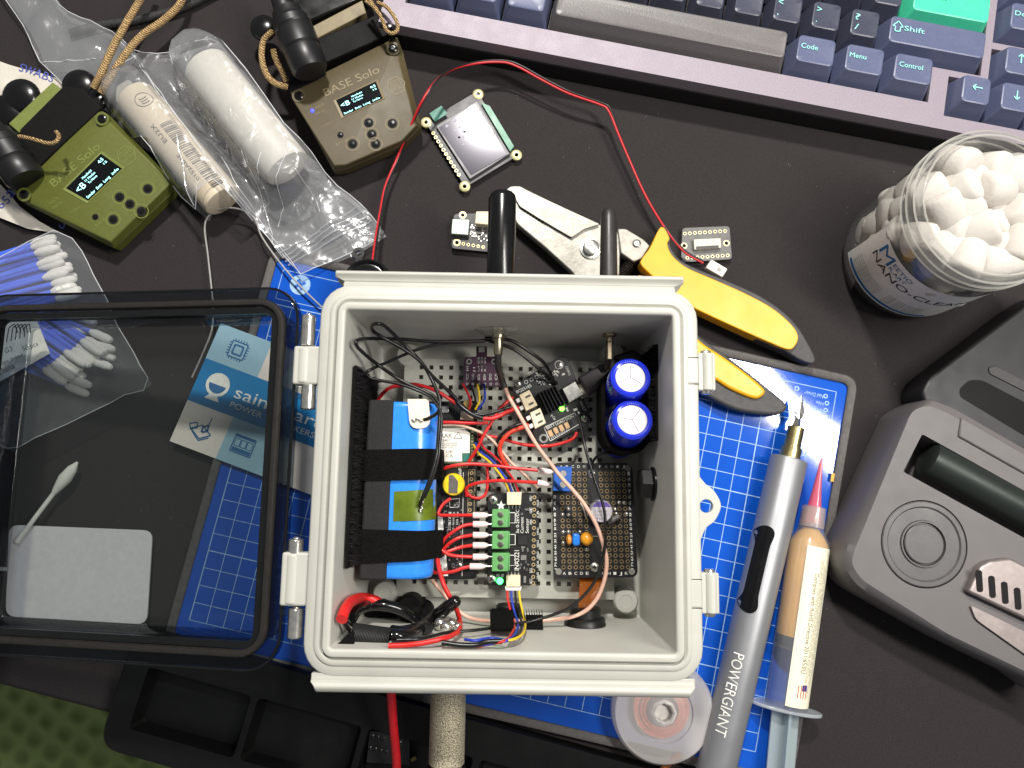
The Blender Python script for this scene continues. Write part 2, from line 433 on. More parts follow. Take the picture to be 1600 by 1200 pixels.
# ear with its hole
hc = P(1104, 791, 8.0); op = [tuple(v[:2]) for v in catmull([(*q, 0) for q in PP([(1086, 728), (1092, 742), (1103, 756), (1117, 768), (1127, 790), (1118, 813), (1104, 825), (1096, 842), (1090, 858)], 8)], 5)]
hole = [(hc.x + .27 * math.cos(-2 * math.pi * k / 20 + math.pi), hc.y + .27 * math.sin(-2 * math.pi * k / 20 + math.pi)) for k in range(21)]
op = op[::-1]  # from bottom to top, counter-clockwise
poly = op + [((op[0][0] + op[-1][0]) / 2, hc.y)] + hole + [((op[0][0] + op[-1][0]) / 2, hc.y)]
n_ = len(poly); mb = MB()
mb.prism(op, 7.68, 7.92)
mb2 = MB(); vs = [(p[0], p[1], 7.98) for p in poly]
mb = MB()
import bmesh
b1 = bmesh.new()
def loop(pts, z): 
    v = [b1.verts.new((p[0], p[1], z)) for p in pts]
    return [b1.edges.new((v[i], v[(i + 1) % len(v)])) for i in range(len(v))]
es = loop(op, 7.98) + loop(hole[:-1], 7.98)
bmesh.ops.triangle_fill(b1, use_beauty=True, edges=es)
r_ = bmesh.ops.extrude_face_region(b1, geom=list(b1.faces))
bmesh.ops.translate(b1, verts=[x for x in r_['geom'] if isinstance(x, bmesh.types.BMVert)], vec=(0, 0, -.3))
bmesh.ops.recalc_face_normals(b1, faces=b1.faces)
b1.verts.ensure_lookup_table()
mb.add([v.co.copy() for v in b1.verts], [tuple(v.index for v in f.verts) for f in b1.faces])
b1.free(); mb.build('mounting_ear', M_BOX, box, bevel=.03)
# latches
for (y0, y1, x0, x1) in ((549, 612, 1091, 1117), (893, 962, 1096, 1123)):
    a = P(x0, y1, 7.9); b2 = P(x1, y0, 7.9)
    cx_, cy_ = (a.x + b2.x) / 2 + .02, (a.y + b2.y) / 2; hw = (b2.x - a.x) / 2; hh = (b2.y - a.y) / 2
    mb = MB(); mb.prism(rrect(cx_, cy_, hw, hh - .06, .08), 7.35, 7.86)
    mb.cyl((cx_ + .05, cy_ - hh + .07, 7.72), (cx_ + .05, cy_ + hh - .07, 7.72), .27, n=24)
    la = mb.build('latch', M_BOX, box, bevel=.05)
    mb = MB()
    for s_ in (-1, 1):
        mb.cyl((cx_ + .03, cy_ + s_ * (hh - .1), 7.62), (cx_ + .03, cy_ + s_ * (hh + .07), 7.62), .24, .2, n=20)
    mb.build('spring_pin', M_CHROME, la, bevel=.03)
    n0 = P(x0 - 14, (y0 + y1) / 2, 8.03)
    mb = MB(); mb.prism(rrect(n0.x + .12, cy_, .24, .52, .04), 7.9, 8.06); mb.build('catch_plate', M_BOX, la, bevel=.02)
    mb = MB(); mb.poly([(n0.x + .4, cy_ - .56), (n0.x - .15, cy_ - .56), (n0.x - .15, cy_ + .56), (n0.x + .4, cy_ + .56)], .03, 8.035)
    mb.build('catch_gap', M_HOLE, la, smooth=0)
# hinges
M_SMOKE = film('smoked_polycarbonate', tint=(.80, .82, .812), haze=0.02, hazecol=(.2, .24, .23), rough=.05, bs=6, bump=.15, gloss=.55)
for (py0, py1, kx, pins) in ((540, 600, 458, ((493, 541), (601, 640))), (863, 947, 438, ((842, 866), (950, 997)))):
    a = P(kx, py1, 7.9); b2 = P(kx, py0, 7.9)
    mb = MB(); cy_ = (a.y + b2.y) / 2; hh = abs(b2.y - a.y) / 2
    mb.prism(rrect((a.x - 7.8) / 2, cy_, (-7.8 - a.x) / 2 + .06, hh, .1), 7.2, 7.9)
    mb.cyl((a.x + .36, cy_ - hh + .05, 7.6), (a.x + .36, cy_ + hh - .05, 7.6), .36, n=24)
    hg = mb.build('hinge_knuckle', M_BOX, box, bevel=.09, seg=3)
    for (q0, q1) in pins:
        c0 = P(kx + 25, q0, 7.6); c1 = P(kx + 24, q1, 7.6)
        mb = MB(); mb.cyl((c0.x, c0.y, 7.6), (c0.x, c1.y, 7.6), .30, n=24)
        mb.cyl((c0.x, max(c0.y, c1.y), 7.6), (c0.x, max(c0.y, c1.y) + .08, 7.6), .18, .1)
        mb.build('hinge_pin', M_CHROME, hg, bevel=.05)
# floor bosses
for px, py in ((640, 558), (605, 924), (975, 936), (955, 556)):
    mb = MB(); c = P(px, py, 1.3); mb.rev((c.x, c.y, 0), [(.64, .88), (.6, 1.85), (.52, 1.95), (.3, 1.97), (.28, 1.94), (.001, 1.94)], 24, caps=False); mb.build('screw_boss', M_BOX, box)
# perforated mounting plate
x0, x1, y0, y1 = -5.2, 5.28, -5.72, 5.85
pit, hs = .497, .21; ox = P(658, 574, 1.9).x % pit; 
hx0 = P(674, 574, 1.9); gx = []; gy = []
k = -12
xs = [hx0.x + i * pit for i in range(-4, 22)]; ys = [hx0.y - j * pit for j in range(0, 23)]
xs = [x for x in xs if x0 + .35 < x < x1 - .35]; ys = [y for y in ys if y0 + .35 < y < y1 - .3]
X = sorted([x0, x1] + [x + s_ * hs / 2 for x in xs for s_ in (-1, 1)]); Y = sorted([y0, y1] + [y + s_ * hs / 2 for y in ys for s_ in (-1, 1)])
mb = MB(); zt, zb = 1.9, 1.62; nx, ny = len(X), len(Y)
vs = [(x, y, z) for z in (zt, zb) for y in Y for x in X]
idx = lambda i, j, k: k * nx * ny + j * nx + i
solid = lambda i, j: 0 <= i < nx - 1 and 0 <= j < ny - 1 and not (i % 2 == 1 and j % 2 == 1)
fs = []
for j in range(ny - 1):
    for i in range(nx - 1):
        if solid(i, j):
            fs.append((idx(i, j, 0), idx(i + 1, j, 0), idx(i + 1, j + 1, 0), idx(i, j + 1, 0)))
            for (di, dj, p, q) in ((0, -1, (i, j), (i + 1, j)), (1, 0, (i + 1, j), (i + 1, j + 1)), (0, 1, (i + 1, j + 1), (i, j + 1)), (-1, 0, (i, j + 1), (i, j))):
                if not solid(i + di, j + dj): fs.append((idx(*p, 0), idx(*p, 1), idx(*q, 1), idx(*q, 0)))
mb.add(vs, fs); mb.build('mounting_plate', mat('plate_plastic', (165, 165, 154), .5, var=.03), box, smooth=0)
mb = MB(); mb.flat([(x0 + .1, y0 + .1), (x1 - .1, y0 + .1), (x1 - .1, y1 - .1), (x0 + .1, y1 - .1)], 1.0)
# lid (tilted frame, folded back over the things on the left)
HX, CX = 6.75, -8.42
lid_e = MB(); 
def lid_build(mb, name, m, parent, **k):
    mb.v = [L.M @ v for v in mb.v]      # lid frame -> box frame
    return mb.build(name, m, parent, **k)
mb = MB()
sweep_rect(mb, [(.0, -1.88), (.02, -.1), (.08, 0), (.36, 0), (.38, -.1), (.62, -.1), (.64, 0), (1.05, 0), (1.16, -.08), (1.19, -.3), (1.17, -.45), (1.05, -.5), (.32, -.55), (.22, -2.0), (.1, -2.15), (.02, -2.18)], HX, HX, .25, cx=CX)
lid = lid_build(mb, 'lid', film('thick_smoked_edge', tint=(.5, .54, .58), haze=0.02, hazecol=(.05, .05, .06), rough=.06, bs=6, bump=.2, gloss=.45), box)
mb = MB(); sweep_rect(mb, [(-.01, -1.9), (-.01, -2.15)], HX, HX, .25, cx=CX, cap0=True, cap1=True); lid_build(mb, 'window_pane', M_SMOKE, lid)
mb = MB(); sweep_rect(mb, [(.34, -.06), (.34, .08), (.40, .16), (.50, .18), (.60, .16), (.66, .08), (.66, -.06)], HX, HX, .55, cx=CX, closed=True)
lid_build(mb, 'gasket', mat('dark_gasket', (38, 35, 32), .38, var=.1), lid)
mb = MB(); sweep_rect(mb, [(.02, -.55), (.3, -.55), (.3, .01), (.02, .01)], HX, HX, .3, cx=CX, closed=True)
lid_build(mb, 'lid_lip', mat('dark_lid_lip', (16, 17, 17), .3, var=.1), lid)
mb = MB()
sweep_rect(mb, [(1.10, -.05), (1.2, -.05), (1.2, -.12), (1.10, -.12)], HX, HX, .3, cx=CX, closed=True)
lid_build(mb, 'lid_edge', mat('dark_lid_lip', (16, 17, 17), .3), lid)
for py in (570, 905):
    c = L.I @ Vector((-8.6, P(470, py, 7.6).y, 7.6))
    mb = MB()
    for s_ in (-1, 1): mb.box((-.42, c.y + s_ * 1.2, -.18), (.5, .5, .3))
    lid_build(mb, 'hinge_leaf', M_SMOKE, lid, bevel=.05)

# ================================================================== INSIDE THE BOX
def PI(px, py, z=0.0, fr=W):
    p = P(px, py, z, fr)
    if fr is W and 515 < px < 1060 and 484 < py < 1024:
        while (abs(p.x) > 6.45 or abs(p.y) > 6.45) and z < 8.0: z += .1; p = P(px, py, z, fr)
    return p
def V3(pts, fr=W): return [PI(*p, fr) for p in pts]
def wire(label, pts, r, m, name='wire', cat='wire', n=7, fr=W, group=None, n_s=6):
    """pts: (px, py, height)"""
    mb = MB(); mb.tube(catmull(V3(pts, fr), n_s), r, n); return mb.build(name, m, top=T(label, cat, group), smooth=60)
def seg(mb, pts, r, n=8, fr=W, ns=6): mb.tube(catmull(V3(pts, fr), ns), r, n); return mb
def board(name, label, cat, quad, z, th=.16, r=.18, m=None, fr=W):
    """quad in picture points at height z"""
    q = PP(quad, z, fr); cx = sum(p[0] for p in q) / len(q); cy = sum(p[1] for p in q) / len(q)
    t = thing(name, label, cat, (cx, cy, z - th), fr)
    MB().prism(fillet(q, r, 5), z - th, z).build('circuit_board', m or M_PCB, t, bevel=.015, seg=1)
    return t
def quadbox(mb, quad, z0, z1, fr=W, r=0):
    q = PP(quad, z1, fr)
    if r: q = fillet(q, r, 3)
    return mb.prism(q, z0, z1)
def chips(mb, spots, z, fr=W):
    """small parts: (px,py,w,l,angle)"""
    for px, py, w_, l_, a in spots:
        c = P(px, py, z, fr); mb.box((c.x, c.y, z + .03), (w_, l_, .06), a)
def screw(t, px, py, z, r=.2, fr=W, m=None, name='screw'):
    c = P(px, py, z, fr); mb = MB(); mb.rev((c.x, c.y, 0), [(r, z), (r, z + .04), (r * .75, z + .1), (r * .3, z + .12)], 18)
    s_ = mb.build(name, m or M_STEEL, t)
    a = random.uniform(0, 1.5); mb = MB(); mb.box((c.x, c.y, z + .122), (r * 1.1, r * .22, .01), a).box((c.x, c.y, z + .123), (r * .22, r * 1.1, .01), a)
    mb.build('cross_slot', M_HOLE, s_, smooth=0); return s_
def pads(mb, hb, pts, z, r0=.045, r1=.085, fr=W):
    for px, py in pts:
        c = P(px, py, z, fr); mb.ring((c.x, c.y), r0, r1, z + .006); hb.disc((c.x, c.y), r0 + .004, z + .004, 12)
def lerp2(a, b, n): return [(a[0] + (b[0] - a[0]) * i / (n - 1), a[1] + (b[1] - a[1]) * i / (n - 1)) for i in range(n)]

# --- hook-and-loop bristle strips on the two side walls
def bristle(name, label, x, y0, y1, z0, z1, nrm, cnt):
    t = thing(name, label, 'hook strip', (x, (y0 + y1) / 2, z0))
    mb = MB(); mb.box((x, (y0 + y1) / 2, (z0 + z1) / 2), (.12, y1 - y0, z1 - z0)); mb.build('backing', M_FABRIC, t)
    mb = MB()
    for i in range(cnt):
        y = random.uniform(y0, y1); z = random.uniform(z0, z1)
        l = random.uniform(.2, .34); a = Vector((nrm * l, random.uniform(-.08, .08), random.uniform(-.02, .16)))
        p = Vector((x + nrm * .05, y, z)); q = p + a; u = Vector((0, .014, 0)); v = Vector((0, 0, .014))
        mb.add([p - u, p + u, p + v, q], [(0, 1, 3), (1, 2, 3), (2, 0, 3)])
    o = mb.build('bristles', mat('black_bristle', (30, 29, 30), .5, var=0), t, smooth=0); o['kind'] = 'stuff'
    return t
bristle('hook_strip', 'black bristly hook strip stuck to the left inner wall behind the blue battery', -6.62, P(535, 885, 6).y, P(540, 575, 6).y, 1.5, 6.8, 1, 3000)
bristle('hook_strip', 'black fuzzy hook strip on the right inner wall beside the blue capacitors', 6.66, P(1030, 690, 4.5).y, P(1030, 545, 4.5).y, 1.6, 5.6, -1, 900)

# --- battery pack
ZB = 5.0
def bp_(px, py, z=ZB): return P(px, py, z)
bl, br = bp_(576, 760), bp_(681, 760, 4.1); yt = bp_(630, 628, 4.6).y; yb = bp_(630, 905, 4.6).y
bcx = (bl.x + br.x) / 2; hw = (br.x - bl.x) / 2
bat = thing('battery_pack', 'bright blue shrink-wrapped battery pack with black foam and a green film patch', 'battery pack', (bcx, (yt + yb) / 2, 2.2))
def bat_ring(y, k=1.0, up=0):
    out = []; r = 1.06 * k
    for i in range(40):
        a = 2 * math.pi * i / 40; x = math.cos(a); z = math.sin(a)
        cx = (hw - 1.06) * (1 if x > 0 else -1) if abs(x) > 1e-6 else 0
        out.append(Vector((bcx + cx * k + r * x, y, 3.95 + r * z)))
    return out
mb = MB(); mb.loft([bat_ring(y, k) for y, k in ((yb + .02, .82), (yb + .05, .93), (yb + .16, .99), (yb + .3, 1), (yt - .3, 1), (yt - .16, .99), (yt - .05, .93), (yt - .02, .82))])
mb.build('blue_wrap', mat('blue_shrink_wrap', (50, 138, 242), .22, var=.04, bump=.15, bs=180), bat, smooth=50)
fx0 = bp_(566, 760, 5.1).x; fx1 = bp_(609, 760, 5.1).x
mb = MB(); mb.prism([(fx0, yb - .02), (fx1, yb - .02), (fx1 + .02, yt + .03), (fx0 + .12, yt + .03)], 2.6, 5.12)
mb.build('foam_strip', mat('black_foam', (30, 29, 29), .85, var=.25, vs=1500, bump=.5, bs=3000), bat, bevel=.12, seg=3)
def on_bat(x, y, e=.02):
    ax = bcx + hw - 1.06
    if x > ax: d = min(1.0, (x - ax) / 1.06); return 3.95 + 1.06 * math.sqrt(max(0, 1 - d * d)) + e
    return 5.01 + e
def patch(mb, quad, nx, ny, e, wob=0.0, z0=5.0):
    q = [P(a, b, z0) for a, b in quad]; rows = []
    vs = []
    for j in range(ny + 1):
        for i in range(nx + 1):
            u, v = i / nx, j / ny
            p = vlerp(vlerp(q[0], q[1], u), vlerp(q[3], q[2], u), v)
            vs.append((p.x, p.y, on_bat(p.x, p.y, e) + wob * noise.noise(Vector((p.x * 3, p.y * 3, e * 50)))))
    fs = [(j * (nx + 1) + i, j * (nx + 1) + i + 1, (j + 1) * (nx + 1) + i + 1, (j + 1) * (nx + 1) + i) for j in range(ny) for i in range(nx)]
    return mb.add(vs, fs)
mb = MB(); patch(mb, [(616, 768), (678, 764), (678, 813), (614, 815)], 14, 4, .03, .03)
mb.build('film_patch', mat('olive_film', (92, 110, 22), .3, var=.15, vs=90, bump=.3, bs=200), bat)
mb = MB(); mb.prism(fillet(PP([(636, 623), (669, 623), (673, 668), (640, 671)], 5.25), [.05, .05, .45, .45]), 5.08, 5.16)
mb.build('paper_tab', mat('cream_paper', (232, 218, 198), .6, var=.05), bat, bevel=.02)
mb = MB()
for i in range(9):
    c = P(645 + i * 1.7, 656 + math.sin(i) * 2, 5.2); mb.ball((c.x, c.y, 5.2), .07 + .02 * math.sin(i * 2), .6, 8)
for k in range(8):
    c = P(658, 792 + (k - 4) * 2.4, 5.1); mb.ball((c.x + .05 * math.sin(k * 1.7), c.y, 5.08), .055 + .03 * (k == 1), .8, 8)
mb.build('solder_blob', M_TIN, bat)
# straps across it
for (qa, lab) in (([(553, 703), (686, 700), (688, 749), (551, 752)], 'black fabric strap across the upper half of the blue battery pack'),
                  ([(537, 826), (688, 831), (686, 876), (538, 882)], 'black fabric strap across the lower half of the blue battery pack')):
    q = [P(a, b, 5.2) for a, b in qa]; mb = MB(); rings = []
    n_ = 22
    for i in range(n_ + 1):
        u = i / n_; p0 = vlerp(q[0], q[1], u); p1 = vlerp(q[3], q[2], u)
        z = on_bat(p0.x, 0, .12) if u > .1 else 5.1 - (0.1 - u) * 6
        if u > .1: z += .05
        z = max(z, 4.0)
        rings.append([Vector((p0.x, p0.y, z)), Vector((p1.x, p1.y, z)), Vector((p1.x, p1.y, z - .12)), Vector((p0.x, p0.y, z - .12))])
    e = rings[-1]; rings.append([v + Vector((.05, 0, -1.4)) for v in e])
    mb.loft(rings); mb.build('fabric_strap', M_FABRIC, top=T(lab, 'strap'), bevel=.04)

# --- base board with radio module at the battery's right
ZA = 2.7
t = board('radio_board', 'black circuit board with a white-labelled radio module and yellow round cell, right of the battery', 'circuit board', [(655, 628), (746, 626), (744, 905), (655, 905)], ZA)
mb = MB(); quadbox(mb, [(683, 667), (735, 667), (734, 724), (682, 724)], ZA, ZA + .32); quadbox(mb, [(735.5, 668), (741, 668), (740, 722), (735, 722)], ZA, ZA + .1)
mod = mb.build('radio_module', mat('green_board', (70, 92, 66), .5), t, bevel=.01)
mb = MB(); q = PP([(684, 669), (726, 669), (734, 677), (734, 708), (722, 708), (722, 721), (692, 721), (684, 708)], ZA + .36); mb.prism(q, ZA + .322, ZA + .35)
lb = mb.build('module_label', mat('white_label', (228, 222, 208), .55, var=.03), mod, smooth=0)
mb = MB(); z = ZA + .355
tx(mb, 'RAK', (688.5, 684), (707, 684), z); tx(mb, 'K3401', (688.5, 690), (702, 690), z); tx(mb, 'UK', (697, 708), (708, 708), z, .14); tx(mb, 'CA', (697, 714.5), (708, 714.5), z, .14)
for y in (694, 697, 700): tx(mb, 'model radio module', (687, y), (714 - (y == 700) * 6, y), z)
c = [P(a, b, z) for a, b in ((716, 675), (722, 685), (709, 685))]; mb.poly(c, .025, z, closed=True)
mb.build('label_text', mat('dark_print', (40, 40, 42), .6, var=0), lb, smooth=0)
mb = MB(); quadbox(mb, [(723, 710), (733, 709), (733, 721), (723, 721)], ZA + .33, ZA + .37); mb.build('antenna_patch', mat('teal_patch', (40, 110, 95), .4), mod)
mb = MB()
for x, y in lerp2((738, 671), (738, 719), 11) + lerp2((690, 664), (734, 664), 11): c = P(x, y, ZA); mb.box((c.x, c.y, ZA + .12), (.06, .06, .05))
for x, y in lerp2((686, 729), (730, 729), 14): c = P(x, y, ZA); mb.box((c.x, c.y, ZA + .03), (.05, .12, .05))
mb.build('edge_contacts', M_GOLD, t, smooth=0)
c = P(708, 757, ZA + .6)
mb = MB(); mb.rev((c.x, c.y, 0), [(.5, ZA), (.53, ZA + .05), (.53, ZA + .5), (.48, ZA + .56), (.3, ZA + .56), (.001, ZA + .56)], 32); cc = mb.build('round_cell', mat('yellow_sleeve', (228, 196, 30), .35), t)
mb = MB(); mb.prism([(c.x + x * .47, c.y + y * .47) for x, y in ((-.45, -.88), (.45, -.88), (.5, .3), (.15, .75), (-.1, .98), (-.45, .88))], ZA + .562, ZA + .58)
mb.build('cell_tab', mat('brushed_tab', (125, 120, 115), .4, .8), cc)
mb = MB(); hb = MB()
pts = lerp2((737, 739), (734, 797), 7); pads(mb, hb, pts, ZA, .05, .085)
for a, b in (((732, 734), (742, 769)), ((731, 772), (741, 802))):
    mb.poly([P(a[0], a[1], ZA), P(b[0], a[1], ZA), P(b[0], b[1], ZA), P(a[0], b[1], ZA)], .02, ZA + .008, closed=True)
mb.build('header_pads', M_GOLD, t, smooth=0); hb.build('pad_holes', M_HOLE, t, smooth=0)
mb = MB(); z = ZA + .01
tx(mb, 'WisBlock', (722, 745), (719, 720), z, .14); tx(mb, 'RAK', (690, 874), (689, 896), z + .02, .24)
tx(mb, 'RAK19007_VC', (701, 800), (699, 840), z, .13); tx(mb, 'GND 3V3 SDA', (708, 800), (706, 832), z, .09); tx(mb, 'IO1 IO2 A1', (714, 800), (712, 828), z, .09)
mb.poly([P(724, 738, z), P(722, 900, z)], .02, z); mb.poly([P(702, 780, z), P(718, 779, z), P(717, 792, z), P(703, 793, z)], .02, z, closed=True)
mb.build('lettering', M_SILK, t, smooth=0)
mb = MB(); quadbox(mb, [(684, 805), (691, 805), (700, 900), (686, 900)], ZA, ZA + .04); mb.build('white_sticker', M_WHITE, t)
mb = MB(); random.seed(3)
chips(mb, [(random.uniform(688, 722), random.uniform(782, 893), random.uniform(.06, .14), random.uniform(.05, .1), random.choice((0, 1.57))) for i in range(46)], ZA)
mb.build('surface_components', M_TIN, t, smooth=0)
for ch in [(711, 836, .35, .3, 0), (704, 868, .3, .3, 0), (716, 636, .4, .3, 0), (700, 650, .5, .25, 0), (698, 775, .3, .5, 0)]: mb = MB(); chips(mb, [ch], ZA); mb.build('chip', M_CHIP, t)
mb = MB(); quadbox(mb, [(671, 634), (701, 634), (701, 645), (671, 645)], ZA, ZA + .25); mb.build('shield_can', M_TIN, t, bevel=.02)
for (x, y) in ((717, 884),): screw(t, x, y, ZA, .22)
c = P(731, 633, ZA + .2); mb = MB(); mb.rev((c.x, c.y, 0), [(.12, ZA), (.26, ZA), (.26, ZA + .08), (.12, ZA + .08)], 24); mb.build('brass_washer', mat('brass', (210, 180, 110), .3, .8), t)
mb = MB(); quadbox(mb, [(720, 642), (740, 645), (739, 657), (719, 655)], ZA, ZA + .45); mb.build('connector', M_CREAM, t, bevel=.02)

# --- purple sensor board
M_PURP = mat('purple_circuit_board', (62, 28, 52), .4, var=.1)
ZP = 2.5
t = board('sensor_board', 'small purple circuit board with a tiny square sensor on its top tab', 'circuit board', [(726, 558), (744, 557), (744, 541), (761, 541), (761, 557), (783, 557), (784, 604), (724, 604)], ZP, r=.05, m=M_PURP)
mb = MB(); quadbox(mb, [(748, 542), (757, 542), (757, 550), (748, 550)], ZP, ZP + .12); mb.build('sensor_chip', M_TIN, t, bevel=.015)
mb = MB(); hb = MB(); pads(mb, hb, [(733, 565), (772, 565)], ZP, .07, .15); pads(mb, hb, lerp2((730, 600), (776, 600), 6), ZP, .03, .07); mb.build('plated_holes', M_TIN, t, smooth=0); hb.build('pad_holes', M_HOLE, t, smooth=0)
mb = MB(); z = ZP + .01
for i, s_ in enumerate(('VCC', 'GND', 'SCL', 'SDA', 'SDO', 'CS')): tx(mb, s_, (732 + i * 9, 594), (732 + i * 9, 584), z, .12)
for i in range(3): tx(mb, 'R1 C2', (749 + i * 5, 580), (749 + i * 5, 558), z, .07)
tx(mb, '3V3', (732, 580), (732, 572), z, .1); tx(mb, 'J1', (742, 582), (742, 574), z, .09)
mb.build('lettering', M_SILK, t, smooth=0)
mb = MB(); chips(mb, [(752, 562, .2, .12, 0), (752, 570, .1, .2, 0), (759, 574, .08, .16, 0), (747, 577, .08, .16, 0), (760, 585, .1, .1, 0)], ZP); mb.build('surface_components', M_GREYCAP, t, smooth=0)

# --- charger board, turned
ZC = 2.9
t = board('charger_board', 'black charger circuit board turned askew, with a finned heatsink and green lamp', 'circuit board', [(799, 605), (876, 556), (888, 560), (924, 655), (919, 664), (850, 697), (840, 691)], ZC, r=.2)
mb = MB(); hb = MB(); pads(mb, hb, [(873.5, 570), (849.5, 685)], ZC, .13, .22)
pads(mb, hb, [(822, 597), (830.5, 593), (838.5, 589), (846, 585)], ZC, .06, .1); mb.build('plated_holes', M_TIN, t, smooth=0); hb.build('pad_holes', M_HOLE, t, smooth=0)
screw(t, 809, 600, ZC, .2); screw(t, 914, 654, ZC, .2); screw(t, 873.5, 570, ZC, .17)
for q in ([(811, 617), (827, 609), (840, 633), (822, 642)], [(828, 645), (844, 637), (853, 661), (836, 670)]):
    mb = MB(); quadbox(mb, q, ZC, ZC + .62); cn = mb.build('battery_connector', M_CREAM, t, bevel=.03)
    mb = MB(); a = math.atan2(*(lambda d: (d.y, d.x))(P(*q[1]) - P(*q[0]))); c = P((q[0][0] + q[2][0]) / 2 + 2, (q[0][1] + q[2][1]) / 2, ZC + .62)
    d = (P(*q[3]) - P(*q[0])).normalized()
    for s_ in (-1, 1): mb.box((c.x + d.x * s_ * .19, c.y + d.y * s_ * .19, ZC + .624), (.26, .1, .01), a)
    mb.build('slots', M_GREYCAP, cn, smooth=0)
    mb = MB(); c2 = P((q[0][0] + q[3][0]) / 2 - 4, (q[0][1] + q[3][1]) / 2 + 2, ZC + .4)
    for s_ in (-1, 1): mb.box((c2.x + d.x * s_ * .2, c2.y + d.y * s_ * .2, ZC + .35), (.22, .2, .3), a)
    mb.build('plug', M_WHITE, cn, bevel=.03)
hs = [(841, 614), (868, 602), (885, 632), (856, 646)]
mb = MB(); quadbox(mb, hs, ZC, ZC + .15); hso = mb.build('heatsink', mat('black_anodised', (16, 16, 17), .35, .5, var=.1), t)
mb = MB(); h0, h1, h2, h3 = [P(a, b, ZC + .6) for a, b in hs]
for k in range(6):
    u = .05 + k * .18; a = vlerp(h0, h1, u); b = vlerp(h3, h2, u); d = (b - a).normalized(); q = Vector((-d.y, d.x, 0)) * .03
    mb.prism([(a.x + q.x, a.y + q.y), (a.x - q.x, a.y - q.y), (b.x - q.x, b.y - q.y), (b.x + q.x, b.y + q.y)], ZC + .15, ZC + .65)
mb.build('fin', MATS['black_anodised'], hso)
mb = MB(); c = P(878, 638, ZC + .2); mb.ball((c.x, c.y, ZC + .12), .13, .8, 12); mb.build('green_lamp', glow('green_led', (110, 255, 60), 9), t)
mb = MB(); quadbox(mb, [(877, 607), (899, 594), (914, 617), (889, 630)], ZC, ZC + .36); mb.build('usb_socket', M_TIN, t, bevel=.06)
mb = MB(); z = ZC + .01
tx(mb, 'BQ25185', (808, 615), (831, 604), z, .15); tx(mb, 'BATT LOAD DCIN', (855, 671), (897, 652), z, .13)
mb.poly([P(a, b, z) for a, b in ((850, 668), (898, 645), (906, 662), (860, 689))], .025, z, closed=True)
tx(mb, 'CHRG', (883, 573), (889, 587), z, .12); tx(mb, 'FAULT', (905, 628), (913, 643), z, .11); tx(mb, 'PG', (860, 651), (866, 655), z, .12); tx(mb, 'T5 T4 T3', (818, 590), (838, 580), z, .12); tx(mb, '(+) (-) (+) (-)', (862, 686), (890, 672), z, .13)
mb.build('lettering', M_SILK, t, smooth=0)
mb = MB()
for k in range(4):
    c = P(860 + k * 8.6, 677 - k * 4.1, ZC); mb.box((c.x, c.y, ZC + .03), (.2, .3, .05), .45)
mb.build('gold_terminals', mat('peach_pad', (196, 160, 120), .4, .3), t)
mb = MB(); random.seed(5)
chips(mb, [(random.uniform(838, 872), random.uniform(578, 602), random.uniform(.07, .14), random.uniform(.06, .1), .45 + random.choice((0, 1.57))) for i in range(26)], ZC)
chips(mb, [(875, 575, .12, .1, .4), (880, 585, .15, .1, .4), (886, 640, .1, .2, .4), (899, 640, .2, .12, .4), (904, 645, .1, .12, .4), (866, 655, .1, .1, .4)], ZC)
mb.build('surface_components', M_TIN, t, smooth=0)
# USB plug and lead running under the capacitors
ZU = 3.1
t = thing('usb_plug', 'dark grey USB plug pushed into the askew charger board', 'plug', P(935, 585, 2.9))
mb = MB(); a, b = P(903, 614, ZU), P(913, 608, ZU); mb.tube([a, b], .36, 16, flat=.45); mb.build('metal_tip', mat('plug_steel', (215, 205, 180), .35, .6), t)
mb = MB(); quadbox(mb, [(903, 589), (958, 558), (976, 585), (919, 617)], ZU - .3, ZU + .42); pb = mb.build('plug_body', mat('aubergine_plastic', (66, 58, 60), .55, var=.1), t, bevel=.12, seg=3)
mb = MB(); tx(mb, 'PD 5V', (934, 605), (956, 592), ZU + .425, .3); mb.build('lettering', mat('dark_grey_print', (30, 27, 28), .5), pb, smooth=0)
mb = MB(); quadbox(mb, [(958, 556), (990, 545), (1012, 560), (990, 590)], ZU - .2, ZU + .35); mb.build('strain_relief', M_BLACK, t, bevel=.15, seg=3)

# --- triple current sensor board
ZI = 2.8
t = board('current_sensor_board', 'black sensor circuit board with three green screw terminals in a row', 'circuit board', [(762, 771), (843, 770), (841, 914), (761, 915)], ZI, r=.3)
for x, y in ((771, 781), (768, 904)): screw(t, x, y, ZI, .22)
for k, (y0, y1) in enumerate(((796, 824), (830, 858), (864, 893))):
    mb = MB(); quadbox(mb, [(769, y0), (795, y0), (794, y1), (768, y1)], ZI, ZI + .95); g = mb.build('screw_terminal', mat('green_terminal', (96, 160, 92), .45, var=.05), t, bevel=.04)
    mb = MB()
    for f in (.3, .74):
        c = P(782, y0 + (y1 - y0) * f, ZI + .95); mb.rev((c.x, c.y, 0), [(.15, ZI + .952), (.13, ZI + .96), (.001, ZI + .96)], 16, caps=False); mb.box((c.x, c.y, ZI + .965), (.2, .04, .01), .7)
    mb.build('terminal_screw', mat('dull_screw', (92, 96, 84), .4, .7), g)
    mb = MB(); mb.box((P(795, y0, ZI + .95).x + .03, P(795, (y0 + y1) / 2, ZI + .9).y, ZI + .45), (.05, abs(P(0, y0, ZI).y - P(0, y1, ZI).y) * .9, .6)); mb.build('terminal_ridge', MATS['green_terminal'], g)
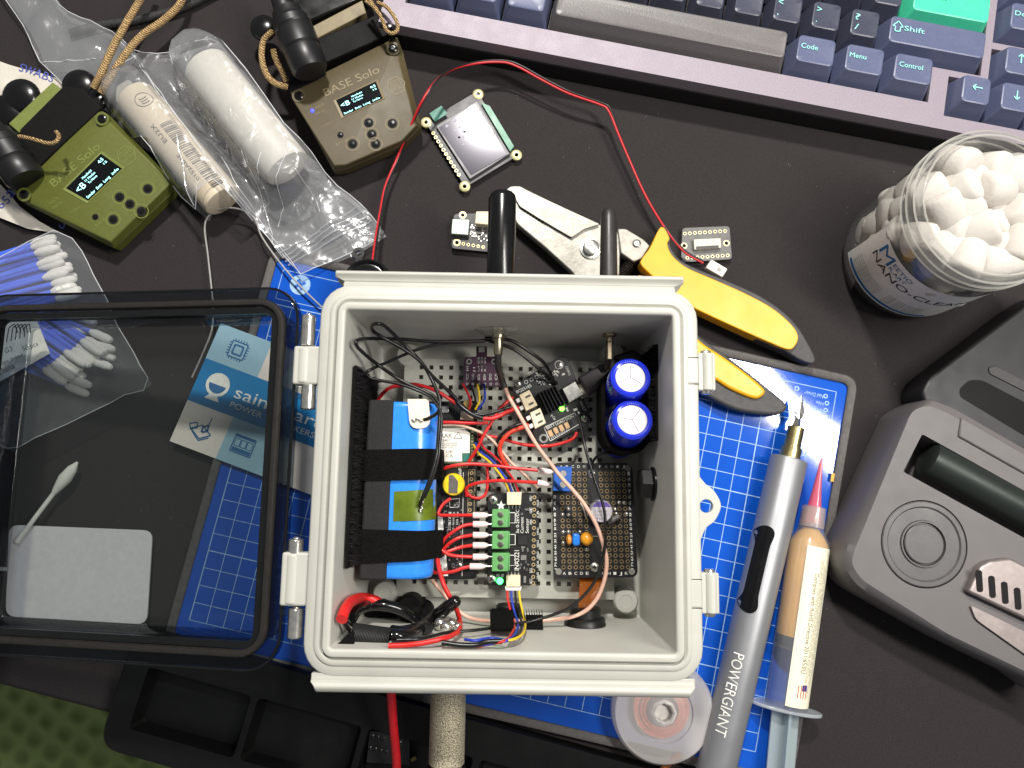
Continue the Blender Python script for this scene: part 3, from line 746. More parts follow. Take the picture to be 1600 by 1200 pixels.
def jst(q, parent, z, pin_side):
    mb = MB(); quadbox(mb, q, z, z + .38); o = mb.build('ribbon_connector', M_CREAM, parent, bevel=.025)
    mb = MB(); y = pin_side
    for x in lerp2((q[0][0] + 3, y), (q[1][0] - 3, y), 4): c = P(*x, z); mb.box((c.x, c.y, z + .05), (.05, .16, .06))
    mb.build('pins', M_TIN, o, smooth=0); return o
jst([(792, 769), (815, 769), (814, 789), (792, 789)], t, ZI, 792); j2 = jst([(791, 899), (813, 899), (813, 917), (791, 917)], t, ZI, 896)
mb = MB(); quadbox(mb, [(789, 917), (815, 917), (814, 923), (790, 923)], ZI + .02, ZI + .3); mb.build('white_plug', M_WHITE, t, bevel=.02)
mb = MB(); c = P(781, 908, ZI + .1); mb.ball((c.x, c.y, ZI + .08), .16, .7, 14); mb.build('green_lamp', glow('green_led2', (60, 255, 100), 9), t)
mb = MB(); quadbox(mb, [(809, 838), (823, 838), (823, 851), (809, 851)], ZI, ZI + .1); mb.build('sensor_chip', M_CHIP, t)
mb = MB(); quadbox(mb, [(797, 803), (803, 803), (803, 815), (797, 815)], ZI, ZI + .1); quadbox(mb, [(797, 837), (803, 837), (803, 849), (797, 849)], ZI, ZI + .1); quadbox(mb, [(797, 869), (803, 869), (803, 882), (797, 882)], ZI, ZI + .1)
mb.build('shunt_resistor', M_CHIP, t)
mb = MB(); z = ZI + .01
for y in (809, 843, 875.5): mb.poly([P(a, b, z) for a, b in ((796, y - 8), (805, y - 8), (805, y + 8), (796, y + 8))], .03, z, closed=True)
tx(mb, '3x 0-26VDC', (811, 833), (811, 796), z, .15); tx(mb, 'Current', (818, 833), (818, 808), z, .15); tx(mb, 'Sensor', (826, 833), (826, 810), z, .15); tx(mb, 'INA3221', (811, 891), (811, 860), z, .22)
for s_, y in (('VPU', 783), ('TC', 801), ('WRN', 820), ('CR', 802), ('SCL', 895), ('VCC', 912)): tx(mb, s_, (831.5, y), (831.5, y - 8), z, .12)
for s_, y in (('VAUX', 792), ('CR', 809), ('VIN1', 836), ('VIN2', 855), ('VIN3', 873), ('SDA', 887), ('GND', 905)): tx(mb, s_, (842, y), (842, y - 11), z, .1)
def star(mb, px, py, R_, z):
    c = P(px, py, z); mb.flat([(c.x + (R_ if k % 2 == 0 else R_ * .42) * math.sin(math.pi * k / 5), c.y + (R_ if k % 2 == 0 else R_ * .42) * math.cos(math.pi * k / 5)) for k in range(10)][::-1], z)
star(mb, 783, 790, .24, z)
mb.build('lettering', M_SILK, t, smooth=0)
mb = MB(); hb = MB(); pads(mb, hb, lerp2((835, 777), (833, 911), 15), ZI, .05, .09); mb.build('edge_pads', M_GOLD, t, smooth=0); hb.build('pad_holes', M_HOLE, t, smooth=0)
mb = MB(); random.seed(9)
chips(mb, [(random.uniform(812, 826), y, .06, .1, random.choice((0, 1.57))) for y in (855, 858, 860, 878, 882, 887, 890, 796, 799, 803) for _ in (0, 1)], ZI)
chips(mb, [(818, 871, .26, .22, 0), (820, 905, .12, .3, 0), (778, 899, .14, .14, 0), (785, 899, .14, .14, 0)], ZI); mb.build('surface_components', M_TIN, t, smooth=0)

# --- grid prototype board
ZR = 2.8
t = board('prototype_board', 'black perforated prototype board with rows of round pads and a white-topped capacitor', 'circuit board', [(863, 723), (988, 724), (997, 902), (865, 904)], ZR, r=.35)
gx_ = [877, 886, 895, 904, 913, 938, 947, 956, 965, 974]
mb = MB(); hb = MB(); pts = []
for j in range(17):
    y = 740 + j * 9.15
    for i, x in enumerate(gx_):
        xx = x + (y - 740) * .022 * (1 + i * .12) + .5
        if y < 772 and i < 2: continue
        pts.append((xx, y))
pads(mb, hb, pts, ZR, .06, .098); o = mb.build('pads', mat('dull_gold_pad', (150, 128, 92), .4, .6, var=.15), t, smooth=0); hb.build('pad_holes', M_HOLE, t, smooth=0)
mb = MB(); z = ZR + .01
for j in range(17):
    y = 740 + j * 9.15
    if j > 3: tx(mb, str(j + 1), (867.5 + j * .15, y + 3), (867.5 + j * .15, y - (3 if j < 9 else 5)), z, .1)
    tx(mb, str(j + 1), (984 + j * .35, y + 3), (984 + j * .35, y - (3 if j < 9 else 5)), z, .1)
for i, s_ in enumerate('ABCDEGHIJK'[:10]): x = gx_[i] + 4; tx(mb, s_, (x - 1.5, 898), (x + 3, 898), z, .13); 
for i, s_ in enumerate('ABCDEFGHIJ'): tx(mb, s_, (gx_[i] - 2, 731), (gx_[i] + 2, 731), z, .12)
mb.build('lettering', M_SILK, t, smooth=0)
for x, y in ((925, 740), (929, 886)): screw(t, x, y, ZR, .23)
mb = MB()
for x, y in ((873, 893), (987, 893), (981, 731)): c = P(x, y, ZR); mb.disc((c.x, c.y), .15, ZR + .008, 20)
mb.build('corner_holes', mat('plate_seen', (120, 118, 110), .6), t, smooth=0)
mb = MB()
for x, y in ((979, 803), (967, 785), (975, 785), (888, 831), (879, 804), (888, 804), (888, 795), (906, 831), (880, 848), (916, 858), (963, 803), (880, 831), (961, 796)): c = P(x, y, ZR); mb.ball((c.x, c.y, ZR + .02), .1, .8, 10)
mb.build('solder_joint', M_TIN, t)
c = P(940, 799, ZR + .9); mb = MB(); mb.rev((c.x, c.y, 0), [(.5, ZR), (.52, ZR + .06), (.5, ZR + .15), (.52, ZR + .25), (.52, ZR + .86), (.48, ZR + .92), (.001, ZR + .92)], 36)
cp = mb.build('can_capacitor', mat('capacitor_can', (205, 200, 205), .35, .4, var=.04), t)
mb = MB(); mb.flat([(c.x + .475 * math.cos(a), c.y + .475 * math.sin(a)) for a in [math.radians(25 + k * 13) for k in range(11)]], ZR + .924); mb.build('violet_mark', mat('violet_print', (90, 70, 150), .5), cp, smooth=0)
mb = MB(); 
for k, s_ in enumerate(('1500uF', '16V  S', '4E12')): mb.text(s_, (c.x - .28, c.y - .05 - k * .16), (c.x + .26, c.y - .05 - k * .16), ZR + .926, .09)
mb.build('lettering', mat('grey_print', (110, 100, 120), .6), cp, smooth=0)
mb = MB(); a = P(950, 817, ZR + .2); b = P(968, 806, ZR + .2); mb.cyl(a, b, .13, n=14); mb.build('diode', mat('grey_part', (100, 98, 96), .5), t, bevel=.03)
mb = MB(); mb.tube([P(916, 810, ZR + .3), P(912, 795, ZR + .4), P(905, 780, ZR + .2)], .035, 6); mb.tube([P(922, 838, ZR + .3), P(934, 838, ZR + .1)], .03, 6); mb.tube([P(906, 783, ZR + .1), P(917, 786, ZR + .3), P(924, 790, ZR + .1)], .03, 6); mb.build('bare_lead', M_TIN, t)
mb = MB(); c = P(889, 843, ZR + .5); mb.rev(c, [(.001, -.14), (.12, -.13), (.22, -.07), (.24, 0), (.22, .07), (.12, .13), (.001, .14)], 20, Matrix.Rotation(math.pi / 2, 3, 'Y')); mb.build('disc_capacitor', mat('orange_ceramic', (215, 140, 50), .3), t)
mb = MB(); c = P(900, 843, ZR + .5); mb.prism(rrect(c.x, c.y, .17, .28, .13), ZR + .1, ZR + .65); mb.build('blue_capacitor', mat('blue_ceramic', (30, 120, 215), .3), t, bevel=.08, seg=3)
mb = MB(); c = P(917, 842, ZR + .5); mb.ball((c.x, c.y, ZR + .42), .31, .85, 20); mb.build('tantalum_capacitor', mat('amber_drop', (222, 150, 35), .25), t)
mb = MB(); quadbox(mb, [(866, 729), (894, 729), (892, 768), (864, 767)], ZR, ZR + .85); tb = mb.build('blue_terminal', mat('blue_terminal_plastic', (22, 84, 170), .4), t, bevel=.03)
for y in (740, 757):
    c = P(880, y, ZR + .85); mb = MB(); mb.rev((c.x, c.y, 0), [(.17, ZR + .853), (.15, ZR + .88), (.001, ZR + .88)], 16, caps=False); mb.box((c.x, c.y, ZR + .885), (.24, .05, .01), .8).box((c.x, c.y, ZR + .8855), (.05, .24, .01), .8); mb.build('terminal_screw', M_STEEL, tb)

def lean(mb, c, z, a=-9):
    Rm = Matrix.Rotation(math.radians(a), 3, 'X'); o = Vector((c.x, c.y, z)); mb.v = [o + Rm @ (v - o) for v in mb.v]; return mb
# --- super capacitors held by a fabric loop
M_CAPB = mat('blue_capacitor_sleeve', (30, 48, 190), .2, var=.04)
zc = 6.3
capc = []
for (px, py, lab) in ((985, 590, 'upper of the two tall blue capacitors with bright scored tops'), (988, 656, 'lower of the two tall blue capacitors with bright scored tops')):
    c = P(px, py, zc); capc.append(c); r = .91
    t = thing('capacitor', lab, 'capacitor', (c.x, c.y, 2.1))
    mb = MB(); mb.rev((c.x, c.y, 0), [(r * .9, 2.1), (r, 2.2), (r, zc - .1), (r * .96, zc), (r * .84, zc + .05), (r * .74, zc + .02), (r * .72, zc - .04)], 44); lean(mb, c, zc); mb.build('sleeve', M_CAPB, t)
    mb = MB(); mb.rev((c.x, c.y, 0), [(r * .73, zc - .08), (r * .72, zc), (r * .66, zc + .02), (.001, zc + .02)], 40, caps=False); lean(mb, c, zc); tp = mb.build('can_top', mat('satin_aluminium', (205, 200, 206), .45, .3, var=.03), t)
    mb = MB()
    for k in range(3): a = math.radians((88, 205, 330)[k] + (0 if py < 600 else -35)); mb.line((c.x, c.y), (c.x + .56 * math.cos(a), c.y + .56 * math.sin(a)), .035, zc + .024)
    lean(mb, c, zc); mb.build('vent_score', mat('score_line', (105, 98, 104), .5), tp, smooth=0)
    mb = MB()
    def wrapc(v, c=c, r=r):  # text bent round the sleeve
        return v
    for k in range(12):
        a = math.radians(150 + k * 6); 
        for q in range(2):
            mb.box((c.x + (r + .004) * math.cos(a), c.y + (r + .004) * math.sin(a), zc - .5 - q * .3 - (k % 3) * .05), (.008, .05, .12), a)
    for k in range(7):
        a = math.radians(66 + k * 6.5); mb.box((c.x + .755 * math.cos(a), c.y + .755 * math.sin(a), zc + .035), (.07, .045, .008), a)
    lean(mb, c, zc); mb.build('printed_marks', mat('pale_print', (200, 205, 235), .5, var=0), t, smooth=0)
mb = MB(); ring0 = []; cxm = (capc[0].x + capc[1].x) / 2; cym = (capc[0].y + capc[1].y) / 2 - .33
o_ = rrect(cxm, cym, .93 + .22, (capc[0].y - capc[1].y) / 2 + .93 + .2, 1.1, 10); i_ = rrect(cxm, cym, .93 + .03, (capc[0].y - capc[1].y) / 2 + .93 + .03, .88, 10)
mb.loft([[Vector((*p, 3.1)) for p in o_], [Vector((*p, 5.0)) for p in o_], [Vector((*p, 5.0)) for p in i_], [Vector((*p, 3.1)) for p in i_]], caps=False, closed=True)
mb.build('fabric_loop', M_FABRIC, top=T('black fabric loop wrapped round the two blue capacitors', 'strap'), bevel=.03)

# --- fittings through the box walls
def wallM(sgn): return Matrix.Rotation(math.radians(-90 * sgn), 3, 'X')
c = P(779, 518, 4.9); yw = 6.74
t = thing('antenna', 'thick black cylindrical antenna on the top wall, its metal socket and glue inside the box', 'antenna', (c.x, 7.2, 4.2))
mb = MB(); MX = Matrix.Rotation(math.radians(90), 3, 'X')
mb.rev((c.x, yw, 5.1), [(.36, -.3), (.36, .12), (.3, .2), (.3, .42), (.21, .45), (.21, 1.15), (.17, 1.2)], 20, MX); mb.build('metal_socket', mat('nickel', (175, 165, 140), .28, .95, var=.15), t)
mb = MB(); mb.tube(catmull([(c.x, yw - 1.1, 5.1), (c.x + .02, yw - 1.6, 4.9), P(783, 590, 4.1), P(788, 606, 3.9)], 5), [.17] * 15 + [.12], 12) if False else mb.tube(catmull([(c.x, yw - 1.1, 5.1), (c.x + .02, yw - 1.7, 4.8), P(784, 592, 4.1), P(788, 606, 3.9)], 5), .16, 12)
mb.build('heat_shrink', mat('shrink_tube', (48, 44, 42), .3, var=.1), t)
random.seed(12); mb = MB(); rings = []
for (q, h) in ((1.0, 0), (.95, .12), (.6, .25), (.42, .3)):
    rings.append([Vector((c.x + q * (1.05 + .25 * noise.noise(Vector((k * .9, q, 0)))) * math.cos(2 * math.pi * k / 28) , yw - h - .05 * noise.noise(Vector((k * .7, 3, h * 4))), 5.1 + q * (.62 + .12 * noise.noise(Vector((k * .8, 5, q)))) * math.sin(2 * math.pi * k / 28))) for k in range(28)])
mb.loft(rings); mb.build('glue_ring', film('clear_glue', tint=(.9, .9, .86), haze=.28, hazecol=(.5, .48, .42), rough=.1, bs=500, bump=.9), t)
# outer stub
a0 = P(784, 420, 4.6)
mb = MB(); yo = 8.05; tip = P(784, 302, 4.9).y; cx0 = P(784, 360, 4.9).x
mb.rev((cx0, yo, 4.9), [(.42, .9), (.42, -.35), (.5, -.4), (.5, -.6), (.42, -.62), (.42, -.72), (.62, -.78), (.66, -.9), (.66, -(tip - yo) + .3), (.62, -(tip - yo) + .12), (.5, -(tip - yo))], 40, MX)
mb.build('sleeve', M_GLOSSBLACK, t, smooth=35)
# slim antenna
c = P(951, 380, 4.6); tip = P(951, 325, 4.6).y
t = thing('antenna', 'slim tapered black rubber antenna on the top wall, right of the thick one', 'antenna', (c.x, 7.2, 4.2))
mb = MB(); mb.rev((c.x, 0, 4.6), [(r, -y) for r, y in ((.5, 6.9), (.5, 8.0), (.47, 8.6), (.43, 9.2), (.38, tip - .6), (.33, tip - .25), (.24, tip - .08), (.1, tip))], 32, MX); mb.build('whip', mat('satin_black_rubber', (46, 43, 42), .38, var=.08), t)
mb = MB(); c2 = P(952, 526, 4.6); mb.rev((c2.x, 6.72, 4.6), [(.32, -.1), (.32, .12), (.2, .15), (.16, .2), (.16, 1.2)], 6, MX); mb.build('hex_nut', mat('dull_brass', (150, 138, 115), .4, .8), t, smooth=0)
mb = MB(); mb.tube([(c2.x, 6.4, 4.6), (c2.x, 5.7, 4.4), P(948, 575, 3.8)], .17, 12); mb.build('heat_shrink', MATS['shrink_tube'], t)
# hex bolt head on the right wall
c = P(1012, 756, 4.4); t = thing('plastic_plug', 'black hexagonal plug screwed into the right inner wall', 'plug', (6.7, c.y, 3.6)); MY = Matrix.Rotation(math.radians(-90), 3, 'Y')
mb = MB(); mb.rev((6.75, c.y, 4.4), [(.78, -.1), (.78, .1), (.7, .14), (.35, .15), (.35, .2)], 28, MY); mb.build('collar', M_GLOSSBLACK, t)
mb = MB(); mb.rev((6.75, c.y, 4.4), [(.72, .14), (.74, .2), (.74, .62), (.66, .72), (.3, .72)], 6, MY); mb.build('hex_head', M_BLACK, t, smooth=0, bevel=.04)
# vent plug bottom wall
def vent(px, py, z, lab, R_=.72):
    c = P(px, py, z); t = thing('vent_plug', lab, 'plug', (c.x, -6.6, z - .7)); MZ = Matrix.Rotation(math.radians(-90), 3, 'X')
    mb = MB(); mb.rev((c.x, -6.72, z), [(R_ * 1.35, -.1), (R_ * 1.35, .1), (R_ * 1.3, .18), (R_ * 1.3, .3), (R_ * 1.2, .36), (R_, .38), (R_, .75), (R_ * .92, .82), (.001, .84)], 40, MZ); mb.build('threaded_body', M_BLACK, t, smooth=30)
    return t
vent(914, 955, 3.0, 'round black stepped plug on the lower wall under the orange film')
t = vent(795, 953, 2.6, 'black ribbed gland nut on the lower wall below the ribbon wires', .6)
mb = MB()
for k in range(15):
    c0 = PI(767 + k * 2.4, 956, 3.6); c1 = PI(768 + k * 2.4, 984, 3.2); mb.tube(catmull([c0 + Vector((0, 0, -.3)), c0, c1, c1 + Vector((0, 0, -.4))], 3), .045, 6)
for k in range(8):
    c0 = P(820 + k * 4, 966, 4.3); c1 = P(818 + k * 4, 952, 4.6); mb.cyl(c0, c1, .03, .01, 5)
q = PP([(767, 958), (803, 960), (802, 984), (767, 986)], 3.9); mb.prism(q, 2.6, 3.9); q = PP([(822, 966), (848, 966), (849, 985), (822, 985)], 4.3); mb.prism(q, 3.4, 4.3)
mb.build('ribs', M_FABRIC, t)
# round gland and ear at the outer top left of the box
c = P(573, 425, 3.6)
t = thing('cable_gland', 'black round gland with a small eyelet peeping out above the box at its upper left', 'gland', (c.x, 8, 2.5))
mb = MB(); c = P(573, 440, 3.2); mb.rev((c.x, c.y, 3.2), [(1.15, -1.0), (1.2, -.2), (1.15, 0), (1.05, .05), (.9, -.05), (.75, -.02), (.5, .22), (.2, .3), (.001, .3)], 40); mb.build('cap', M_GLOSSBLACK, t)
e = P(561, 397, 3.0); mb = MB(); mb.loft([[Vector((e.x + r * math.cos(a), e.y + r * math.sin(a), z)) for a in [2 * math.pi * k / 20 for k in range(20)]] for r, z in ((.14, 2.95), (.14, 3.15), (.3, 3.15), (.33, 3.05), (.3, 2.95))], caps=False, closed=True)
mb.box((e.x + .1, e.y - .6, 3.05), (.35, .8, .16), .2); mb.build('eyelet', M_BLACK, t)

# --- cables and wires in the box
t = thing('heat_shrink_loop', 'thick black sleeved cable looped in the lower left corner, with a red end', 'cable', P(600, 970, 2.5))
mb = MB(); seg(mb, [(711, 940, 5.2), (696, 952, 4.9), (675, 970, 4.2), (649, 986, 3.9), (628, 993, 3.9), (612, 994, 3.9)], .27, 14)
mb.ball(P(711, 940, 5.2), .27, 1, 12)
seg(mb, [(700, 946, 4.6), (680, 962, 3.9), (656, 980, 3.5), (628, 987, 3.5), (612, 986, 3.5)], .25, 14)
seg(mb, [(547, 966, 3.6), (555, 954, 3.9), (575, 946, 4.0), (600, 946, 4.0), (625, 952, 3.8), (650, 966, 3.4), (668, 982, 3.2)], .25, 14)
seg(mb, [(550, 972, 3.2), (560, 956, 3.4), (580, 949, 3.5), (606, 950, 3.4), (632, 958, 3.2)], .17, 12); mb.build('black_sleeve', mat('gloss_black_tube', (18, 18, 18), .18, var=.05), t)
mb = MB(); seg(mb, [(534, 968, 3.6), (539, 953, 3.9), (549, 940, 4.1), (566, 934, 4.1), (585, 938, 3.9), (592, 942, 3.7)], .23, 14); mb.build('red_sleeve', M_RED, t)
mb = MB(); seg(mb, [(535, 968, 3.5), (541, 978, 3.4), (549, 988, 3.3)], .09, 8); seg(mb, [(540, 966, 3.5), (549, 975, 3.4), (556, 982, 3.2)], .08, 8); mb.build('lead', M_WBLACK, t)
q = PP([(549, 978), (609, 986), (605, 1017), (543, 1009)], 7.2)
t = thing('fabric_wrap', 'ribbed black fabric wrap round the looped cable in the lower left corner', 'strap', (*q[0], 2.6)); mb = MB(); rings = []
for i in range(9):
    a = math.pi * i / 8; u = (1 - math.cos(a)) / 2; z = 6.6 + .6 * math.sin(a)
    p0 = vlerp(Vector((*q[0], 0)), Vector((*q[3], 0)), u); p1 = vlerp(Vector((*q[1], 0)), Vector((*q[2], 0)), u)
    rings.append([Vector((p0.x, p0.y, z)), Vector((p1.x, p1.y, z)), Vector((p1.x, p1.y, z - .1)), Vector((p0.x, p0.y, z - .1))])
mb.loft(rings); mb.build('wrap', M_FABRIC, t)
mb = MB()
for k in range(26):
    u = (k + .5) / 26; pts = [vlerp(r[0], r[1], u) + Vector((0, 0, .015)) for r in rings]; mb.tube(pts, .022, 5)
mb.build('ribs', mat('dark_ribs', (44, 44, 44), .6, var=.1), t)
mb = MB(); q2 = PP([(551, 985), (552, 1010), (521, 1012)], 7.6); mb.prism(q2, 7.3, 7.5); q3 = PP([(600, 998), (648, 1003), (640, 1014), (602, 1016)], 7.3); mb.prism(q3, 6.3, 6.8); mb.build('loose_tail', M_FABRIC, t, bevel=.03)
t = thing('cable_gland', 'rough black gland body behind the looped cable in the lower left', 'gland', P(620, 960, 1.5))
for (px, py, r, z) in ((638, 952, .62, 3.2), (655, 964, .55, 3.0), (595, 960, .7, 2.2)): c = P(px, py, z); mb = MB(); mb.rev((c.x, c.y, 0), [(r, 1.2), (r, z - .1), (r * .85, z), (.001, z)], 22); mb.build('gland_lobe', M_RUBBER, t)
mb = MB(); random.seed(4)
for k in range(4): c = PI(688 + k * 9, 975 + (k % 2) * 5, 3.4); mb.ball(c, .3 - .03 * k, .8, 12)
mb.build('gland_nut', M_CHROME, top=T('shiny metal gland nut among the wires at the lower wall', 'gland'))
# coax
wire('thin pinkish-beige coaxial cable crossing the whole box from antenna socket to bottom', [(788, 604, 3.9), (796, 622, 4.2), (810, 646, 4.5), (837, 693, 4.6), (860, 724, 4.5), (877, 746, 4.4), (896, 767, 4.4), (913, 788, 4.4), (932, 821, 4.3), (944, 856, 4.2), (948, 880, 4.1), (943, 911, 4.0), (928, 942, 3.9), (902, 961, 3.8), (857, 969, 3.8), (800, 970, 3.7), (762, 970, 3.6), (736, 966, 3.5), (717, 955, 3.4), (700, 936, 3.1), (675, 906, 2.6)], .095, mat('beige_coax', (214, 172, 152), .4, var=.06), name='coaxial_cable', cat='cable', n=10)
wire('thin black lead running beside the beige coaxial cable down the right of the box', [(902, 650, 3.6), (908, 668, 3.9), (915, 702, 4.4), (928, 746, 4.5), (943, 792, 4.5), (946, 828, 4.5), (944, 862, 4.4), (936, 890, 4.4), (923, 918, 4.4), (889, 950, 4.4), (836, 969, 4.3), (782, 979, 4.2), (740, 985, 4.1), (701, 988, 4.0), (657, 998, 4.0), (620, 1000, 3.9)], .07, M_WBLACK, name='lead', cat='wire')
g_ = 'black leads looped above the battery'
wire('black lead with a narrow loop at the upper left ending at the battery tab', [(757, 652, 3.4), (736, 647, 3.5), (711, 621, 3.8), (674, 586, 4.6), (652, 559, 5.1), (628, 535, 5.5), (603, 511, 5.8), (592, 506, 5.9), (582, 508, 5.9), (582, 516, 5.8), (594, 525, 5.7), (628, 544, 5.4), (656, 564, 5.2), (670, 584, 5.2), (680, 605, 5.3), (687, 625, 5.3), (685, 643, 5.3), (671, 653, 5.2), (662, 656, 5.15)], .085, M_WBLACK, name='lead', group=g_)
wire('black lead turning at the left wall then down over the battery to the green film', [(700, 535, 4.9), (757, 533, 4.6), (683, 534, 5.0), (628, 530, 5.2), (577, 529, 5.3), (560, 531, 5.3), (556, 536, 5.3), (562, 546, 5.3), (588, 568, 5.2), (628, 595, 5.2), (665, 612, 5.3), (680, 622, 5.3), (687, 640, 5.3), (684, 691, 5.35), (681, 715, 5.4), (671, 750, 5.4), (660, 778, 5.3), (655, 792, 5.15)][1:], .085, M_WBLACK, name='lead', group=g_)
wire('black lead with a sharp bend at the bristle strip going up across to the right', [(768, 531, 4.4), (700, 536, 4.8), (683, 538, 4.9), (647, 548, 5.0), (610, 564, 5.0), (582, 576, 5.0), (573, 583, 5.0), (582, 592, 5.1), (619, 599, 5.2), (647, 608, 5.3), (670, 619, 5.3), (682, 632, 5.3), (690, 650, 5.35), (687, 691, 5.4), (684, 718, 5.42), (674, 752, 5.4), (663, 778, 5.3)], .075, M_WBLACK, name='lead', group=g_)
wire('upper of two black leads from the antenna socket to the charger board', [(757, 528, 4.6), (780, 529, 4.6), (801, 533, 4.6), (825, 548, 4.4), (847, 564, 4.0), (859, 580, 3.4), (864, 592, 3.1)], .085, M_WBLACK, name='lead')
wire('lower of two black leads from the antenna socket to the charger board', [(764, 533, 4.5), (792, 541, 4.5), (814, 553, 4.4), (843, 577, 4.0), (860, 590, 3.4), (870, 600, 3.1)], .08, M_WBLACK, name='lead')
def rw(label, pts, r=.08, m=None, name='wire'): return wire(label, pts, r, m or M_RED, name=name)
rw('red wire arching over the top of the battery pack', [(588, 628, 3.0), (603, 610, 3.4), (619, 603, 3.6), (650, 601, 3.8), (680, 610, 3.9), (700, 622, 3.8), (712, 630, 3.6)], .09)
rw('thick black and red wire entering the upper battery connector of the charger', [(700, 608, 3.6), (718, 632, 3.7), (737, 647, 3.8), (755, 654, 3.8)], .11, M_WBLACK, 'lead')
rw('red wire ending in the upper battery connector of the charger', [(755, 654, 3.8), (768, 654, 3.8), (782, 649, 3.7), (798, 641, 3.5), (810, 637, 3.3)], .105)
rw('black wire ending in the upper battery connector of the charger', [(738, 646, 3.5), (755, 648, 3.5), (773, 644, 3.5), (790, 638, 3.4), (806, 634, 3.3)], .08, M_WBLACK)
rw('red wire running level across the top of the radio board', [(689, 660, 3.4), (710, 660, 3.5), (729, 661, 3.5), (745, 661, 3.5), (762, 661, 3.3)])
rw('beige lead curving from the radio board toward the blue terminal block', [(689, 664, 3.3), (720, 665, 3.4), (747, 674, 3.3), (765, 684, 3.2), (785, 706, 3.1), (800, 724, 3.0), (820, 742, 2.9), (841, 763, 2.8)], .07, mat('beige_lead', (215, 180, 158), .45), 'lead')
rw('red wire slanting down from the charger to the radio board', [(801, 621, 3.2), (790, 630, 3.4), (779, 641, 3.4), (768, 660, 3.5), (757, 678, 3.5), (746, 700, 3.4), (731, 724, 3.1)])
rw('thick orange-red wire bending down from the lower charger connector', [(826, 664, 3.3), (801, 674, 3.4), (786, 687, 3.4), (781, 702, 3.3), (786, 718, 3.2), (795, 731, 3.0)], .11, mat('orange_red', (215, 60, 35), .42))
rw('black wire bending down beside the thick orange-red wire', [(822, 660, 3.2), (800, 667, 3.3), (783, 680, 3.2), (776, 694, 3.1), (776, 712, 2.9), (788, 736, 2.6)], .08, M_WBLACK)
rw('red wire sweeping in a low curve under the charger board', [(901, 676, 3.2), (897, 684, 3.3), (883, 691, 3.2), (856, 697, 3.1), (830, 696, 3.0), (810, 693, 3.0), (773, 683, 3.0), (746, 679, 3.0)])
ferr_m = mat('pinkish_white_ferrule', (232, 212, 208), .4, var=.04)
def ferruled(label, pts, fa, fb, tipx, z=3.4, m=None):
    t = thing('ferruled_wire', label, 'wire', P(*pts[0]), group='red wires with white crimped ends')
    mb = MB(); seg(mb, pts, .08); mb.build('insulation', m or M_RED, t)
    a, b = P(*fa, z), P(*fb, z); d = (b - a).normalized(); e = P(*tipx, z)
    mb = MB(); mb.tube([a, a + d * .02, b - d * .18, b], [.14, .15, .14, .07], 14); mb.build('ferrule', ferr_m, t)
    mb = MB(); mb.cyl(b, e, .05, n=10); mb.build('crimp_tip', M_TIN, t); return t
nm = ('topmost', 'second from the top', 'third from the top', 'fourth from the top', 'fifth from the top', 'lowest')
paths = [([(704, 779, 3.0), (692, 788, 3.2), (685, 801, 3.4), (690, 805, 3.4), (715, 805, 3.4), (740, 805, 3.4)], 805), ([(689, 860, 3.3), (694, 843, 3.5), (712, 828, 3.6), (726, 821, 3.5), (740, 819, 3.4)], 819),
         ([(690, 862, 3.5), (702, 849, 3.6), (718, 840, 3.6), (738, 836, 3.4)], 836), ([(690, 865, 3.7), (705, 860, 3.7), (720, 855, 3.6), (738, 852, 3.4)], 852),
         ([(688, 858, 3.9), (700, 866, 3.8), (716, 869, 3.6), (738, 870, 3.4)], 870), ([(672, 894, 3.2), (690, 895, 3.3), (708, 893, 3.4), (722, 888, 3.4), (735, 885, 3.4)], 885)]
for k, (pt, y) in enumerate(paths):
    dx = -5 if k == 5 else 0
    ferruled('red wire with white crimped end in the green terminals, ' + nm[k], pt, (739 + dx, y), (763 + dx, y), (770, y))
ferruled('red wire with grey-white crimped end in the upper hole of the blue terminal', [(690, 733, 3.3), (712, 727, 3.5), (740, 725, 3.5), (775, 728, 3.4), (800, 731, 3.4), (841, 735, 3.5)], (841, 735), (864, 738), (870, 739), 3.4)
ferruled('red wire with white crimped end in the lower hole of the blue terminal', [(729, 775, 2.9), (730, 762, 3.1), (745, 755, 3.3), (775, 751, 3.4), (800, 752, 3.4), (841, 754, 3.4)], (840, 754), (859, 757), (866, 758), 3.4)
rw('red wire making a small loop left of the star mark', [(729, 770, 2.8), (738, 777, 2.8), (750, 778, 2.8), (759, 771, 2.8), (762, 750, 2.8), (761, 728, 2.8)])
rw('red wire dropping from the battery to the lower left corner', [(683, 872, 4.0), (687, 892, 4.4), (694, 915, 4.8), (704, 934, 4.8), (713, 951, 4.6), (718, 968, 4.4), (718, 984, 4.3), (706, 993, 4.3), (690, 998, 4.2), (660, 1005, 4.1), (630, 1008, 4.0), (607, 1009, 3.9)], .11)
